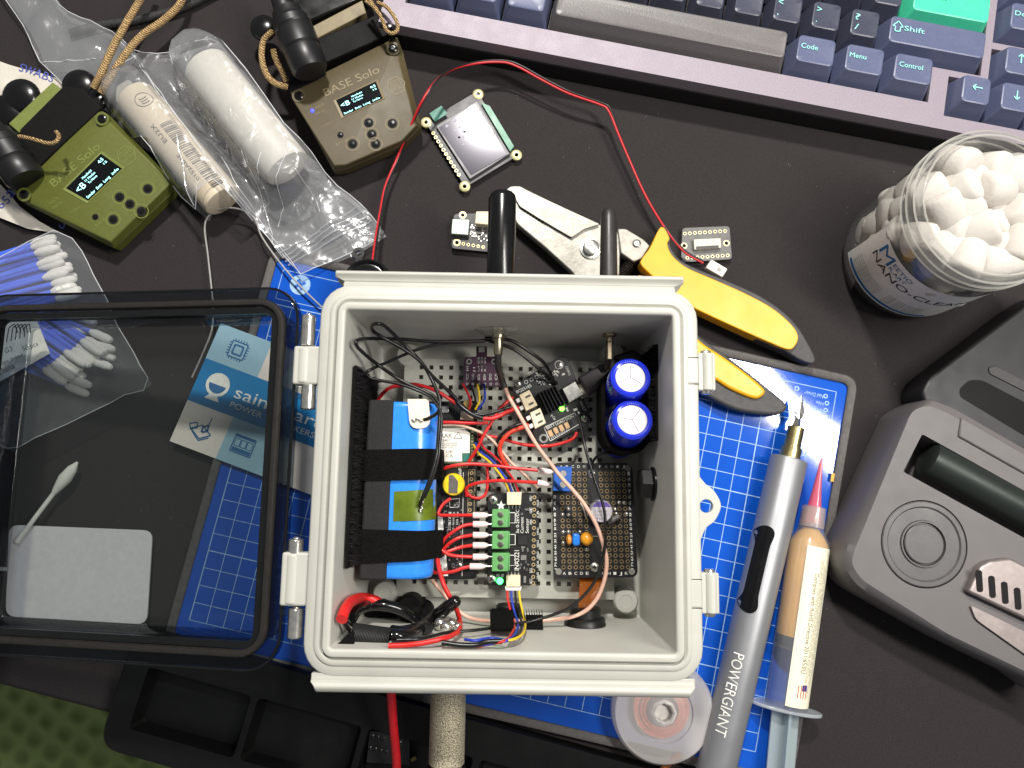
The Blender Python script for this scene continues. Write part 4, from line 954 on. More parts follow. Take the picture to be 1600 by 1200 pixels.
# four-strand ribbons
def ribbon(label, cen, cols, dx, dy, r=.055):
    t = thing('ribbon_cable', label, 'ribbon cable', P(*cen[0]))
    for k, m in enumerate(cols):
        o = k - (len(cols) - 1) / 2; random.seed(k + len(cen))
        mb = MB(); seg(mb, [(x + dx(i / (len(cen) - 1)) * o + random.uniform(-.6, .6), y + dy(i / (len(cen) - 1)) * o, z + random.uniform(-.05, .05)) for i, (x, y, z) in enumerate(cen)], r, 7)
        mb.build('strand', m, t)
ribbon('four coloured strands curving into the top of the sensor board with green terminals', [(744, 690, 3.0), (752, 704, 3.1), (770, 718, 3.3), (785, 736, 3.4), (796, 752, 3.3), (803, 768, 3.0)], (M_YEL, M_BLU, M_WBLACK, M_REDDK), lambda u: 3 + 2 * u, lambda u: -3 + 3 * u)
ribbon('four coloured strands leaving the bottom of the sensor board with green terminals', [(802, 922, 3.0), (803, 938, 3.2), (808, 958, 3.5), (812, 975, 3.6), (808, 990, 3.4), (796, 1000, 3.1), (775, 1004, 2.8), (752, 1008, 2.6)], (M_RED, M_BLU, M_WBLACK, M_YEL), lambda u: 5 + 1 * (u < .7), lambda u: 0 if u < .5 else -4 * (u - .5))
ribbon('short red, black, yellow and blue strands below the purple board', [(740, 600, 2.6), (744, 614, 3.0), (746, 626, 3.0), (740, 640, 2.9)], (M_REDDK, M_WBLACK, M_YEL, M_BLU), lambda u: 11 - 6 * u, lambda u: 0)
wire('blue lead lying along the lower wall', [(726, 999, 2.4), (742, 1001, 2.5), (757, 998, 2.4), (770, 997, 2.2), (788, 1000, 2.4)], .06, M_BLU)
wire('black sleeved lead lying along the lower wall', [(690, 1004, 2.6), (720, 1008, 2.6), (745, 1008, 2.6), (760, 1003, 2.6), (785, 1002, 2.5)], .11, M_WBLACK, name='lead')
mb = MB(); q = PP([(908, 900), (950, 905), (938, 935), (918, 955), (903, 950)], 3.0); zz = (2.4, 2.4, 2.9, 3.3, 3.3)
mb.add([(a, b, z) for (a, b), z in zip(q, zz)] + [(a, b, z - .02) for (a, b), z in zip(q, zz)], [(0, 1, 2, 3, 4), (9, 8, 7, 6, 5)] + [(i, (i + 1) % 5, 5 + (i + 1) % 5, 5 + i) for i in range(5)])
mb.build('amber_film', film('amber_tape', tint=(.85, .42, .06), haze=.35, hazecol=(.45, .15, .02), rough=.15, bump=.3), top=T('orange see-through film tail below the prototype board', 'film'), smooth=0)
c = P(985, 716, 2.6); wire('black lead arching between the blue capacitors and the prototype board', [(972, 712, 3.4), (950, 708, 3.8), (935, 712, 3.6), (926, 722, 3.2), (924, 738, 2.9)], .07, M_WBLACK, name='lead')
# --- below the box
t = thing('porous_probe', 'grey granular sintered metal probe sticking out below the box', 'probe', (P(699, 1140, 3).x, -10, 2))
pc = P(699, 1140, 3.2); pm = mat('sintered_metal', (188, 178, 152), .5, .35, var=.4, vs=1900, bump=1.0, bs=1900)
mb = MB(); mb.rev((pc.x, 0, 3.2), [(.78, 7.9), (.8, 8.2), (.8, 12.75), (.7, 12.85), (.7, 13.2)], 44, MX); mb.build('porous_tube', pm, t)
mb = MB(); mb.rev((pc.x, 0, 3.2), [(.82, 12.9), (.86, 12.95), (.86, 14.5)], 30, MX); mb.build('threaded_end', M_BLACK, t)
wire('thick red cable leaving the box bottom and running off the picture', [(610, 1060, 3.4), (612, 1098, 3.0), (615, 1140, 2.6), (619, 1185, 2.2), (620, 1240, 1.8)], .21, M_REDDK, name='cable', cat='cable', n=14)
c = P(612, 1085, 3); mb = MB(); mb.rev((c.x, 0, 3.2), [(.9, 6.9), (1.0, 7.0), (1.0, 8.75), (.85, 8.95), (.5, 8.98)], 28, MX); mb.build('cable_gland', M_BLACK, top=T('black gland under the lower box edge where the thick red cable exits', 'gland'))

# ================================================================== AROUND THE BOX
from mathutils.geometry import delaunay_2d_cdt
def inside(p, poly):
    c = False; n = len(poly); j = n - 1
    for i in range(n):
        if (poly[i][1] > p[1]) != (poly[j][1] > p[1]) and p[0] < (poly[j][0] - poly[i][0]) * (p[1] - poly[i][1]) / (poly[j][1] - poly[i][1]) + poly[i][0]: c = not c
        j = i
    return c
def sheet(mb, out_px, zf, step=.35, z0=.5, jit=.3):
    out = PP(out_px, z0); o2 = []
    for i in range(len(out)):
        a, b = Vector(out[i]), Vector(out[(i + 1) % len(out)]); k = max(1, int((b - a).length / step))
        o2 += [tuple(a + (b - a) * (t / k)) for t in range(k)]
    xs = [p[0] for p in out]; ys = [p[1] for p in out]; pts = [Vector(p) for p in o2]; n = len(pts)
    y = min(ys)
    while y < max(ys):
        x = min(xs)
        while x < max(xs):
            q = (x + random.uniform(-1, 1) * step * jit, y + random.uniform(-1, 1) * step * jit)
            if inside(q, out): pts.append(Vector(q))
            x += step
        y += step
    r = delaunay_2d_cdt(pts, [(i, (i + 1) % n) for i in range(n)], [], 1, 1e-5)
    mb.add([(v.x, v.y, zf(v.x, v.y)) for v in r[0]], [tuple(f) for f in r[2]])
    return [Vector((p[0], p[1], zf(p[0], p[1]))) for p in o2]
def segdist(x, y, a, b):
    p = Vector((x, y)); a = Vector(a[:2]); b = Vector(b[:2]); d = b - a; t = max(0, min(1, (p - a).dot(d) / d.length_squared)); return (p - a - d * t).length
def sm(t): t = max(0, min(1, t)); return t * t * (3 - 2 * t)

# ------------------------------------------------------------------ keyboard
KA, KB = P(620, 40, 2.2), P(1508, 210, 2.2); kx = (KB - KA).normalized(); ky = Vector((-kx.y, kx.x, 0))
U = 2.03
kc = P(1445, 161, 2.0); KO = kc - kx * (13.75 * U)       # left front corner of the key field
KM = Matrix(((kx.x, ky.x, 0, KO.x), (kx.y, ky.y, 0, KO.y), (0, 0, 1, 0), (0, 0, 0, 1)))
K = Frame(KM)
kb = thing('keyboard', 'dark keyboard with slate blue keys, a mint Enter key and a lilac-grey metal bezel', 'keyboard', (14 * U, 3 * U, 0), K)
M_BEZ = mat('lilac_grey_metal', (146, 136, 146), .5, .15, var=.07, vs=1500, bump=.25, bs=2500)
M_KCASE = mat('keyboard_black_side', (20, 19, 20), .45, var=.1)
fy = (K.I @ KA).y; z1, z2 = 1.35, 2.2
xa, ya = 14.22 * U, -.28 * U; XL, XR = -1.2, 22 * U
mb = MB(); mb.prism([(XL, fy + .0), (XR, fy + .0), (XR, 6.5 * U), (XL, 6.5 * U)], .0, z1); mb.build('case', M_KCASE, kb, bevel=.12)
mb = MB(); e = .003
rects = [(XL, fy + .04, xa, -.06), (xa, fy + .04, XR, ya - .06), (XL, -.06, -.06, 6.4 * U), (13.75 * U + .06, -.06, xa, .97 * U), (15.0 * U + .06, .97 * U, 15.27 * U - .08, 6.4 * U),
         (xa, .80 * U, 15.27 * U - .08, .97 * U), (15.27 * U - .08, 1.79 * U, XR, 1.97 * U)]
for (a, b, c, d) in rects: mb.prism([(a, b), (c, b), (c, d), (a, d)], z1 + .002, z2)
mb.build('bezel', M_BEZ, kb)
mb = MB(); mb.prism([(-.04, -.04), (18 * U, -.04 - .6), (18 * U, 6.3 * U), (-.04, 6.3 * U)], z1, z1 + .05); mb.build('switch_plate', M_KCASE, kb)
MK = {'n': mat('navy_keycap', (62, 65, 80), .38, var=.05, vs=800), 'm': mat('slate_blue_keycap', (88, 94, 122), .38, var=.04, vs=800), 'g': mat('mint_keycap', (70, 205, 160), .4, var=.03), 's': mat('worn_grey_keycap', (104, 100, 100), .36, var=.05, vs=900, bump=.15, bs=1800)}
M_LEG = mat('mint_legend', (150, 225, 215), .5, var=0); M_LEGD = mat('dark_legend', (20, 40, 40), .5, var=0)
def key(x, y, wu, col, legend=None, hu=1, small=None, two=None, arrow=None, off=(0, 0)):
    x0, x1 = x * U + .045, (x + wu) * U - .045; y0, y1 = y * U + .045, (y + hu) * U - .045
    zb, zt = 1.75, 2.95; cx, cy = (x0 + x1) / 2, (y0 + y1) / 2; mb = MB(); rings = []
    for (ins, insf, insb, z, r) in ((0, 0, 0, zb, .1), (.06, .1, .05, zb + .25, .12), (.24, .33, .1, zt - .12, .22), (.27, .36, .13, zt - .03, .22), (.33, .42, .19, zt, .2), (.55, .62, .4, zt - .035, .15)):
        X0, X1, Y0, Y1 = x0 + ins, x1 - ins, y0 + insf, y1 - insb
        rings.append([Vector((*p, z)) for p in rrect((X0 + X1) / 2, (Y0 + Y1) / 2, (X1 - X0) / 2, (Y1 - Y0) / 2, r, 4)])
    mb.loft(rings); k = mb.build('keycap', MK[col], kb, smooth=30)
    z = zt + .012; mb = MB(); lm = M_LEGD if col == 'g' else M_LEG
    X0, Y1 = x0 + .42, y1 - .38
    if legend: ww = (.215 if legend != 'Control' else .175) * len(legend); mb.text(legend, (X0 + off[0], cy + .12 + off[1]), (X0 + off[0] + ww, cy + .12 + off[1]), z, .27)
    if two:
        mb.text(two[0], (X0, Y1 - .36), (X0 + .25, Y1 - .36), z, .34 if two[0] == '?' else None); mb.text(two[1], (X0 + .03, Y1 - .92), (X0 + (.09 if two[1] in '.,' else .24), Y1 - .92), z, None if two[1] in '.,' else .32)
    if arrow:
        a = {'l': math.pi, 'd': -math.pi / 2, 'u': math.pi / 2}[arrow]; c = Vector((cx + .05, cy + .25)); d = Vector((math.cos(a), math.sin(a))); q = Vector((-d.y, d.x))
        mb.line(c - d * .24, c + d * .24, .06, z)
        for s_ in (-1, 1): mb.line(c + d * .26, c + d * .1 + q * s_ * .15, .06, z + .001)
    if small == 'shift':
        o = Vector((X0 + .22, cy + .25)); pts = [(0, .32), (.28, .02), (.13, .02), (.13, -.25), (-.13, -.25), (-.13, .02), (-.28, .02)]
        mb.poly([(o.x + a, o.y + b) for a, b in pts], .05, z, closed=True)
    if mb.v: mb.build('legend', lm, k, smooth=0)
for i, s_ in enumerate(('Ctrl', 'Code', 'Alt')): key(i * 1.25, 0, 1.25, 'm')
key(3.75, 0, 6.25, 's')
for i, s_ in enumerate(('Code', 'Menu', 'Control')): key(10 + i * 1.25, 0, 1.25, 'm', s_, off=(0 if i < 2 else .05, 0))
key(0, 1, 2.25, 'm')
for i in range(10): key(2.25 + i, 1, 1, 'n', two=((None,) * 7 + (('<', ','), ('>', '.'), ('?', '/')))[i])
key(12.25, 1, 2.75, 'm', 'Shift', small='shift', off=(.55, .0))
key(0, 2, 1.75, 'm')
for i in range(11): key(1.75 + i, 2, 1, 'n')
key(12.75, 2, 2.25, 'g', 'Enter', off=(.55, .1))
for i in range(15): key(i, 3, 1, 'n')
key(14.27, -.24, 1, 'm', arrow='l'); key(15.27, -.24, 1, 'm', arrow='d'); key(16.27, -.24, 1, 'm'); key(15.27, .76, 1, 'm', arrow='u')
key(15.27, 2.0, 1, 'm', 'Del'); key(16.27, 2.0, 1, 'm'); key(15.27, 3.0, 1, 'm')

# ------------------------------------------------------------------ jar of cotton pellets
jc = P(1409, 404, 0)
jar = thing('jar', 'clear plastic screw-top jar full of white cotton pellets with a white and blue label', 'jar', (jc.x, jc.y, 0))
M_JAR = film('clear_jar_plastic', tint=(.93, .93, .92), haze=.06, hazecol=(.7, .7, .7), rough=.06, bs=8, bump=.1, gloss=1.0)
mb = MB(); mb.rev((jc.x, jc.y, 0), [(r_ * 1.05, h_) for r_, h_ in [(.001, .25), (2.3, .2), (2.6, .02), (3.0, .12), (3.22, .5), (3.28, 1.0), (3.28, 5.9), (3.2, 6.2), (3.2, 6.35), (3.32, 6.45), (3.32, 6.55), (3.2, 6.65), (3.2, 6.85), (3.34, 6.95), (3.34, 7.05), (3.2, 7.15), (3.2, 7.4), (3.3, 7.5), (3.3, 7.6), (3.12, 7.75), (3.02, 7.8), (2.94, 7.72), (2.94, 6.4)]], 72, caps=False)
mb.build('jar_wall', M_JAR, jar)
mb = MB()
for z, r in ((6.5, 3.5), (7.0, 3.53), (7.55, 3.48), (7.8, 3.19)): mb.rev((jc.x, jc.y, 0), [(r, z - .05), (r + .05, z), (r, z + .05), (r - .05, z)], 72, caps=False)
mb.build('thread', film('milky_thread', tint=(.9, .9, .88), haze=.35, hazecol=(.8, .78, .72), rough=.15, bump=0), jar)
# label wraps the lower left side, facing the viewer
def jarp(a, z, r=3.465): return Vector((jc.x + r * math.cos(a), jc.y + r * math.sin(a), z))
a0, a1 = math.radians(182), math.radians(312)
mb = MB(); n_ = 40; vs = []
for i in range(n_ + 1):
    a = a0 + (a1 - a0) * i / n_
    vs += [jarp(a, 1.2, 3.475), jarp(a, 5.2, 3.475)]
mb.add(vs, [(2 * i, 2 * i + 2, 2 * i + 3, 2 * i + 1) for i in range(n_)])
lab = mb.build('label', mat('white_jar_label', (238, 236, 230), .4, var=.03), jar)
def jwarp(r):   # flat (arc length, height) -> on the jar
    return lambda v: jarp(a0 + v.x / 3.465, v.y, r)
mb = MB(); wz = jwarp(3.49)
def jt(mb, s, x0, x1, y, h, w=None): mb.text(s, (x0, y), (x1, y), 0, h, w or wz)
mb1 = MB(); jt(mb1, 'NANO-CLEAN', .75, 6.3, 3.55, .48); 
for k in range(6): jt(mb1, 'high density magic sponge pieces for fine work', .5, 2.6, 2.55 - k * .17, .07); jt(mb1, 'soft and durable', 3.0, 5.0, 2.55 - k * .17, .07)
mb1.build('lettering', mat('black_print', (30, 30, 34), .5, var=0), lab, smooth=0)
mb1 = MB(); jt(mb1, 'M', .8, 1.7, 4.15, .85); jt(mb1, 'EETIO', 1.8, 3.0, 4.55, .3); jt(mb1, 'R.ART', 1.8, 2.9, 4.15, .26)
def jband(mb, x0, x1, y0, y1):
    n = 20; mb.add([v for i in range(n + 1) for v in (wz(Vector((x0 + (x1 - x0) * i / n, y0, 0))), wz(Vector((x0 + (x1 - x0) * i / n, y1, 0))))], [(2 * i, 2 * i + 2, 2 * i + 3, 2 * i + 1) for i in range(n)])
mb1.build('blue_print', mat('label_blue', (20, 105, 165), .5, var=0), lab, smooth=0)
mb1 = MB(); jband(mb1, .35, 5.5, 1.35, 1.55); mb1.build('blue_stripe', mat('label_blue', (20, 105, 165), .5, var=0), lab, smooth=0)
# pellets
M_COT = mat('white_sponge', (192, 187, 180), .95, var=.01, bump=.3, bs=700, spec=.05, sub=.5)
random.seed(21); spots = []
tries = 0
while len(spots) < 130 and tries < 60000:
    tries += 1; z = random.uniform(1.2, 6.9); rr = math.sqrt(random.random()) * 2.62; a = random.uniform(0, 6.283)
    p = Vector((rr * math.cos(a), rr * math.sin(a), z))
    if all((p - q).length > .98 for q in spots): spots.append(p)
proto = None
for k, p in enumerate(sorted(spots, key=lambda v: -v.z)):
    if proto is None:
        mb = MB(); mb.rev((0, 0, 0), [(.001, -.74), (.5, -.73), (.68, -.66), (.76, -.5), (.78, 0), (.76, .5), (.68, .66), (.5, .73), (.001, .74)], 20)
        proto = mb.build('cotton_pellet', M_COT, base=(0, 0, 0), top=T('plump white cotton pellet packed in the clear jar', 'cotton pellet', 'cotton pellets in the jar'), smooth=60); o = proto
    else: o = proto.copy(); C.objects.link(o)
    o.scale = (1, 1, 1); o.matrix_world = Matrix.Translation(Vector((jc.x + p.x * .96, jc.y + p.y * .96, p.z)) * S) @ Matrix.Scale(1.1, 4) @ Matrix.Rotation(random.uniform(0, 6), 4, 'Z') @ Matrix.Rotation(random.uniform(.3, 2.6), 4, 'X')

# ------------------------------------------------------------------ driver case (lower right)
CZ = 3.0
t = thing('driver_case', 'open dark grey tool case with a round dial ring and a slotted metal clasp', 'tool case', P(1500, 850, 0))
out = [(1425, 641), (1450, 633), (1480, 645), (1640, 738), (1760, 820), (1640, 1072), (1600, 1048), (1480, 990), (1345, 905), (1330, 880), (1335, 860)]
top = fillet(PP(out, CZ), [.5, .3, .3, .1, .1, .1, .1, .3, .6, .5, .4], 4)
outl = [(1414, 640), (1452, 622), (1485, 634), (1650, 728), (1775, 815), (1640, 1092), (1600, 1062), (1480, 1004), (1330, 920), (1308, 886), (1310, 855)]
low = fillet(PP(outl, CZ - .7), [.5, .3, .3, .1, .1, .1, .1, .3, .6, .5, .4], 4)
M_CASE = mat('grey_case_plastic', (96, 92, 92), .5, var=.05, vs=3000, bump=.2, bs=3500)
low0 = [(x * .98 + low[0][0] * .02, y) for x, y in low]
# case top is a plate with a well for the driver
well = PP([(1441, 678), (1790, 866), (1760, 930), (1411, 737)], CZ)
b1 = bmesh.new()
def loop(pts, z): 
    v = [b1.verts.new((p[0], p[1], z)) for p in pts]
    return [b1.edges.new((v[i], v[(i + 1) % len(v)])) for i in range(len(v))]
well = PP([(1441, 678), (1700, 822), (1672, 880), (1411, 737)], CZ)
rc = P(1444, 850, CZ)
circ = [(rc.x + 2.05 * math.cos(2 * math.pi * k / 64), rc.y + 2.05 * math.sin(2 * math.pi * k / 64)) for k in range(64)]
es = loop(top, CZ) + loop(fillet(well, .12, 3), CZ) + loop(circ, CZ)
bmesh.ops.triangle_fill(b1, use_beauty=True, edges=es); b1.verts.ensure_lookup_table()
mb = MB(); mb.add([v.co.copy() for v in b1.verts], [tuple(v.index for v in f.verts) for f in b1.faces]); b1.free()
mb.loft([[Vector((*p, CZ)) for p in top], [Vector((a[0] * .35 + b[0] * .65, a[1] * .35 + b[1] * .65, CZ - .22)) for a, b in zip(top, low)], [Vector((*p, CZ - .75)) for p in low], [Vector((*p, .35)) for p in low], [Vector((a[0] * .6 + b[0] * .4, a[1] * .6 + b[1] * .4, .02)) for a, b in zip(top, low)]], caps=False)
w_ = fillet(well, .12, 3); mb.loft([[Vector((*p, CZ)) for p in w_], [Vector((*p, CZ - 1.9)) for p in w_]], caps=False); mb.flat(w_, CZ - 1.9)
mb.loft([[Vector((*p, CZ)) for p in circ], [Vector((*p, CZ - .35)) for p in circ]], caps=False)
mb.build('case_body', M_CASE, t, smooth=35)
mb = MB(); mb.rev((rc.x, rc.y, 0), [(2.0, CZ - .36), (2.0, CZ - .02), (1.95, CZ + .02), (1.75, CZ + .02), (1.68, CZ - .06), (1.12, CZ - .06), (1.08, CZ + .03), (1.02, CZ + .03), (.98, CZ - .12), (.001, CZ - .12)], 72, caps=False)
mb.build('dial_ring', mat('dial_grey', (78, 75, 75), .42, var=.05), t, smooth=18)
mb = MB(); mb.rev((rc.x, rc.y, 0), [(.93, CZ - .11), (.93, CZ + .0), (.88, CZ + .03), (.001, CZ + .03)], 48, caps=False); mb.build('dial_cap', mat('dial_cap_grey', (80, 77, 77), .45, var=.05), t, smooth=18)
# slotted metal clasp
cl = PP([(1513, 925), (1532, 885), (1548, 876), (1580, 872), (1700, 935), (1690, 1000), (1640, 985)], CZ + .45)
mb = MB(); mb.prism(fillet(cl, .15, 4), CZ - .2, CZ + .45); cb = mb.build('metal_clasp', mat('champagne_metal', (158, 148, 145), .38, .7, var=.05), t, bevel=.12, seg=3)
mb = MB()
for k in range(6):
    c = P(1531 + k * 20, 908 + k * 9.2, CZ + .5); mb.prism([(c.x + a, c.y + b) for a, b in rrect(0, 0, .15, .5, .12, 4)], CZ + .452, CZ + .47)
mb.v = mb.v; mb.build('slots', M_HOLE, cb, smooth=0)
mb = MB(); mb.prism(fillet(PP([(1516, 945), (1640, 1005), (1640, 1050), (1525, 968)], CZ + .15), .2), CZ - .1, CZ + .15); mb.build('clasp_tongue', MATS['champagne_metal'], t, bevel=.1)
mb = MB(); mb.prism(PP([(1503, 652), (1700, 765), (1690, 790), (1498, 682)], CZ + .12), CZ - .1, CZ + .12); mb.build('hinge_bar', M_CASE, t, bevel=.08)
# the dark barrel lying in the well
t2 = thing('driver_barrel', 'dark green-black metal barrel lying in the well of the grey tool case', 'driver', P(1550, 770, 1.2))
a, b = P(1446, 714, CZ - .55), P(1690, 846, CZ - .55); d = (b - a).normalized()
mb = MB(); mb.tube([a, a + d * .08, a + d * .1, b], [.7, .82, .88, .88], 40); mb.build('barrel', mat('green_black_anodised', (52, 58, 54), .42, .6, var=.06, vs=2500, bump=.1), t2)
# case lid behind
LZ = 2.2
t = thing('case_lid', 'near-black hinged lid of the tool case with two long slots, leaning open behind it', 'case lid', P(1540, 580, 0))
poly = PP([(1441, 612), (1452, 590), (1600, 478), (1640, 450), (1920, 575), (1800, 800), (1640, 725), (1475, 640), (1446, 632)], LZ)
mb = MB(); mb.prism(fillet(poly, [.2, .3, .1, .6, .6, .3, .1, .2, .3], 3), .05, LZ); lid2 = mb.build('lid_shell', mat('dark_lid_plastic', (27, 27, 28), .5, var=.06, bump=.15), t, bevel=.15, seg=3)
mb = MB(); mb.prism(fillet(PP([(1499, 608), (1515, 593), (1535, 594), (1700, 680), (1690, 735), (1500, 620)], LZ + .02), .25), LZ - .01, LZ + .012); mb.build('dark_slot', mat('glossy_dark', (8, 8, 9), .5, var=0, spec=.15), lid2)
mb = MB(); mb.prism(fillet(PP([(1544, 574), (1556, 571), (1700, 645), (1700, 662), (1546, 584)], LZ + .05), .15), LZ, LZ + .06); mb.build('raised_bar', mat('lid_bar', (50, 48, 48), .45), lid2, bevel=.04)

# ------------------------------------------------------------------ electric screwdriver
SZ = 1.35
a, b = P(1233, 716, SZ), P(1098, 1290, SZ); d = (b - a).normalized(); q = Vector((-d.y, d.x, 0)); R_ = .9
t = thing('electric_screwdriver', 'silver-grey electric pen screwdriver with a black button strip, lying on the blue mat', 'screwdriver', ((a.x + b.x) / 2, (a.y + b.y) / 2, .4))
mb = MB(); mb.tube([a, a + d * .04, a + d * .09, b], [R_ - .12, R_ - .02, R_, R_], 56); mb.build('barrel', mat('gunmetal_anodised', (140, 141, 144), .4, .5, var=.04, vs=3000, bump=.08, bs=4000), t)
mb = MB(); mb.tube([a + d * .02, a - d * .55, a - d * .57, a - d * 1.6, a - d * 1.62, a - d * 1.66], [.52, .5, .42, .4, .3, .25], 28); mb.build('chuck', mat('champagne_chuck', (172, 158, 112), .28, .95, var=.08), t)
tp = P(1253, 618, 1.3); e = a - d * 1.62
mb = MB(); n_ = 9; rings = []
for i in range(n_):
    u = i / (n_ - 1); c = vlerp(e, tp, u); wv_ = [.2, .19, .15, .24, .27, .22, .15, .08, .02][i]; h = [.2, .19, .15, .1, .08, .07, .05, .035, .02][i]
    rings.append([c + q * wv_, c + Vector((0, 0, h)), c - q * wv_, c - Vector((0, 0, h))])
mb.loft(rings); mb.build('flat_bit', M_STEEL, t, smooth=0)
mb = MB()
def bw(v):   # lay flat marks on the barrel
    s_ = (v - a).dot(q); return Vector((v.x, v.y, SZ + math.sqrt(max(0, (R_ + .012) ** 2 - s_ * s_))))
ba, bb = P(1202, 822, SZ + R_), P(1168, 958, SZ + R_)
u0, u1 = (ba - a).dot(d), (bb - a).dot(d); so_ = ((ba + bb) / 2 - a).dot(q); vs = []; n_ = 30; L_ = u1 - u0
for i in range(n_ + 1):
    s_ = L_ * (1 - math.cos(math.pi * i / n_)) / 2; end = min(s_, L_ - s_)
    w_ = math.sqrt(max(0, .38 ** 2 - max(0, .38 - end) ** 2)) if end < .38 else .38 - .09 * sm((end - .38) / .6)
    for k in range(7): vs.append(bw(a + d * (u0 + s_) + q * (so_ + w_ * (k / 3 - 1))) + Vector((0, 0, .012)))
mb.add(vs, [(i * 7 + k, i * 7 + k + 1, (i + 1) * 7 + k + 1, (i + 1) * 7 + k) for i in range(n_) for k in range(6)]); mb.build('button_strip', M_GLOSSBLACK, t)
mb = MB(); pa, pb = P(1147, 1019, SZ + R_ - .1), P(1119, 1148, SZ + R_ - .1); so_ = ((pa + pb) / 2 - a).dot(q); mb.text('POWERGIANT', a + d * (pa - a).dot(d) + q * so_, a + d * (pb - a).dot(d) + q * so_, 0, .44, warp=lambda v: bw(v) + Vector((0, 0, .035))); mb.build('lettering', M_SILK, t, smooth=0)

# ------------------------------------------------------------------ flux syringe
FZ = 1.1
a, b = P(1268, 822, FZ), P(1228, 1103, FZ); d = (b - a).normalized(); q = Vector((-d.y, d.x, 0))
t = thing('syringe', 'plastic syringe of amber paste with a pink tapered tip and a cream label', 'syringe', ((a.x + b.x) / 2, (a.y + b.y) / 2, .3))
R_ = .98; L_ = (b - a).length
mb = MB(); mb.tube([a - d * 1.0, a - d * .1, a, a + d * .35, a + d * .8, b], [.5, .5, .55, .72, R_, R_], 40); mb.build('barrel', film('syringe_plastic', tint=(.93, .93, .95), haze=.14, hazecol=(.62, .66, .72), rough=.12, bump=.05, bs=20), t)
mb = MB(); mb.tube([a + d * .1, a + d * .4, a + d * .85, a + d * L_ * .62], [.35, .62, R_ - .07, R_ - .07], 36); mb.build('amber_paste', mat('amber_flux', (205, 158, 82), .35, var=.06, vs=60, sub=.3), t)
mb = MB(); mb.tube([a + d * L_ * .62, a + d * (L_ * .62 + .1), a + d * (L_ * .62 + .5), a + d * (L_ * .62 + .6)], [R_ - .06, R_ - .1, R_ - .2, R_ - .06], 30); mb.build('plunger_seal', mat('dark_seal', (62, 60, 60), .4), t)
tip = P(1284, 716, FZ + .3)
mb = MB(); f = a - d * .15; mb.tube([f, f - d * .35, vlerp(f, tip, .5), tip], [.42, .4, .22, .05], 24); mb.build('pink_tip', film('pink_plastic', tint=(.95, .35, .45), haze=.55, hazecol=(.78, .18, .26), rough=.2, bump=0), t)
mb = MB(); mb.tube([a - d * .95, a - d * .5, a - d * .1, a + d * .05], [.56, .58, .6, .6], 28); mb.build('neck_collar', film('frosted_collar', tint=(.85, .8, .78), haze=.3, hazecol=(.72, .6, .55), rough=.25, bump=0), t)
fl = b; fe = []
for k in range(36):
    an = 2 * math.pi * k / 36; fe.append(fl + q * (1.75 * math.cos(an)) + Vector((0, 0, 1)) * (.95 * math.sin(an)))
mb = MB(); mb.loft([[v for v in fe], [v + d * .16 for v in fe]]); mb.build('finger_flange', film('clear_flange', tint=(.85, .87, .9), haze=.4, hazecol=(.66, .7, .74), rough=.2, bump=0), t, bevel=.04)
g0, g1 = b + d * .1, P(1214, 1260, FZ)
mb = MB(); dd = (g1 - g0).normalized(); mb.tube([g0, g1], .14, 10)
for an in (0, 90): 
    v = q * math.cos(math.radians(an)) + Vector((0, 0, math.sin(math.radians(an)))); u = v * .66; w_ = (q if an else Vector((0, 0, 1))) * .06
    mb.add([g0 + u + w_, g0 + u - w_, g0 - u - w_, g0 - u + w_, g1 + u + w_, g1 + u - w_, g1 - u - w_, g1 - u + w_], [(0, 1, 2, 3), (7, 6, 5, 4), (0, 4, 5, 1), (1, 5, 6, 2), (2, 6, 7, 3), (3, 7, 4, 0)])
mb.build('plunger_rod', film('clear_rod', tint=(.82, .86, .88), haze=.42, hazecol=(.5, .58, .6), rough=.15, bump=0), t)
def fw(e):
    def f(v):
        s_ = (v - a).dot(q); s_ = max(-R_, min(R_, s_)); return Vector((v.x, v.y, FZ + math.sqrt(max(0, (R_ + e) ** 2 - s_ * s_))))
    return f
lq = [P(1268, 852, FZ + .7), P(1296, 853, FZ + .7), P(1272, 1106, FZ + .7), P(1222, 1098, FZ + .7)]
lq = [a + d * .75 + q * s_ for s_ in (-.84, .12)]
mb = MB(); nI, nJ = 10, 30; vs = []; s0, s1 = -.42, .94
sgn = 1 if (P(1296, 900, FZ) - a).dot(q) > 0 else -1
for j in range(nJ + 1):
    for i in range(nI + 1):
        v = a + d * (.95 + (L_ - 1.15) * j / nJ) + q * sgn * (s0 + (s1 - s0) * i / nI); vs.append(fw(.012)(v))
mb.add(vs, [(j * (nI + 1) + i, j * (nI + 1) + i + 1, (j + 1) * (nI + 1) + i + 1, (j + 1) * (nI + 1) + i) for j in range(nJ) for i in range(nI)])
lb = mb.build('paper_label', mat('cream_label', (232, 226, 200), .5, var=.03), t)
mb = MB(); W_ = fw(.02)
def ft(s_, u0, u1, off, h): mb.text(s_, a + d * u0 + q * sgn * off, a + d * u1 + q * sgn * off, 0, h, W_)
ft('Complies with RoHS Directive 2011/65/EU', 2.2, 6.9, .08, .22)
for k in range(6): ft('this product is for soldering and desoldering of electronic parts keep away from children', 1.5 + .1 * k, 8.0 - (k % 3) * .5, .34 + k * .075, .05)
mb.build('lettering', mat('grey_brown_print', (90, 82, 66), .6, var=0), lb, smooth=0)
cst = a + d * (L_ - 1.0) + q * sgn * .25
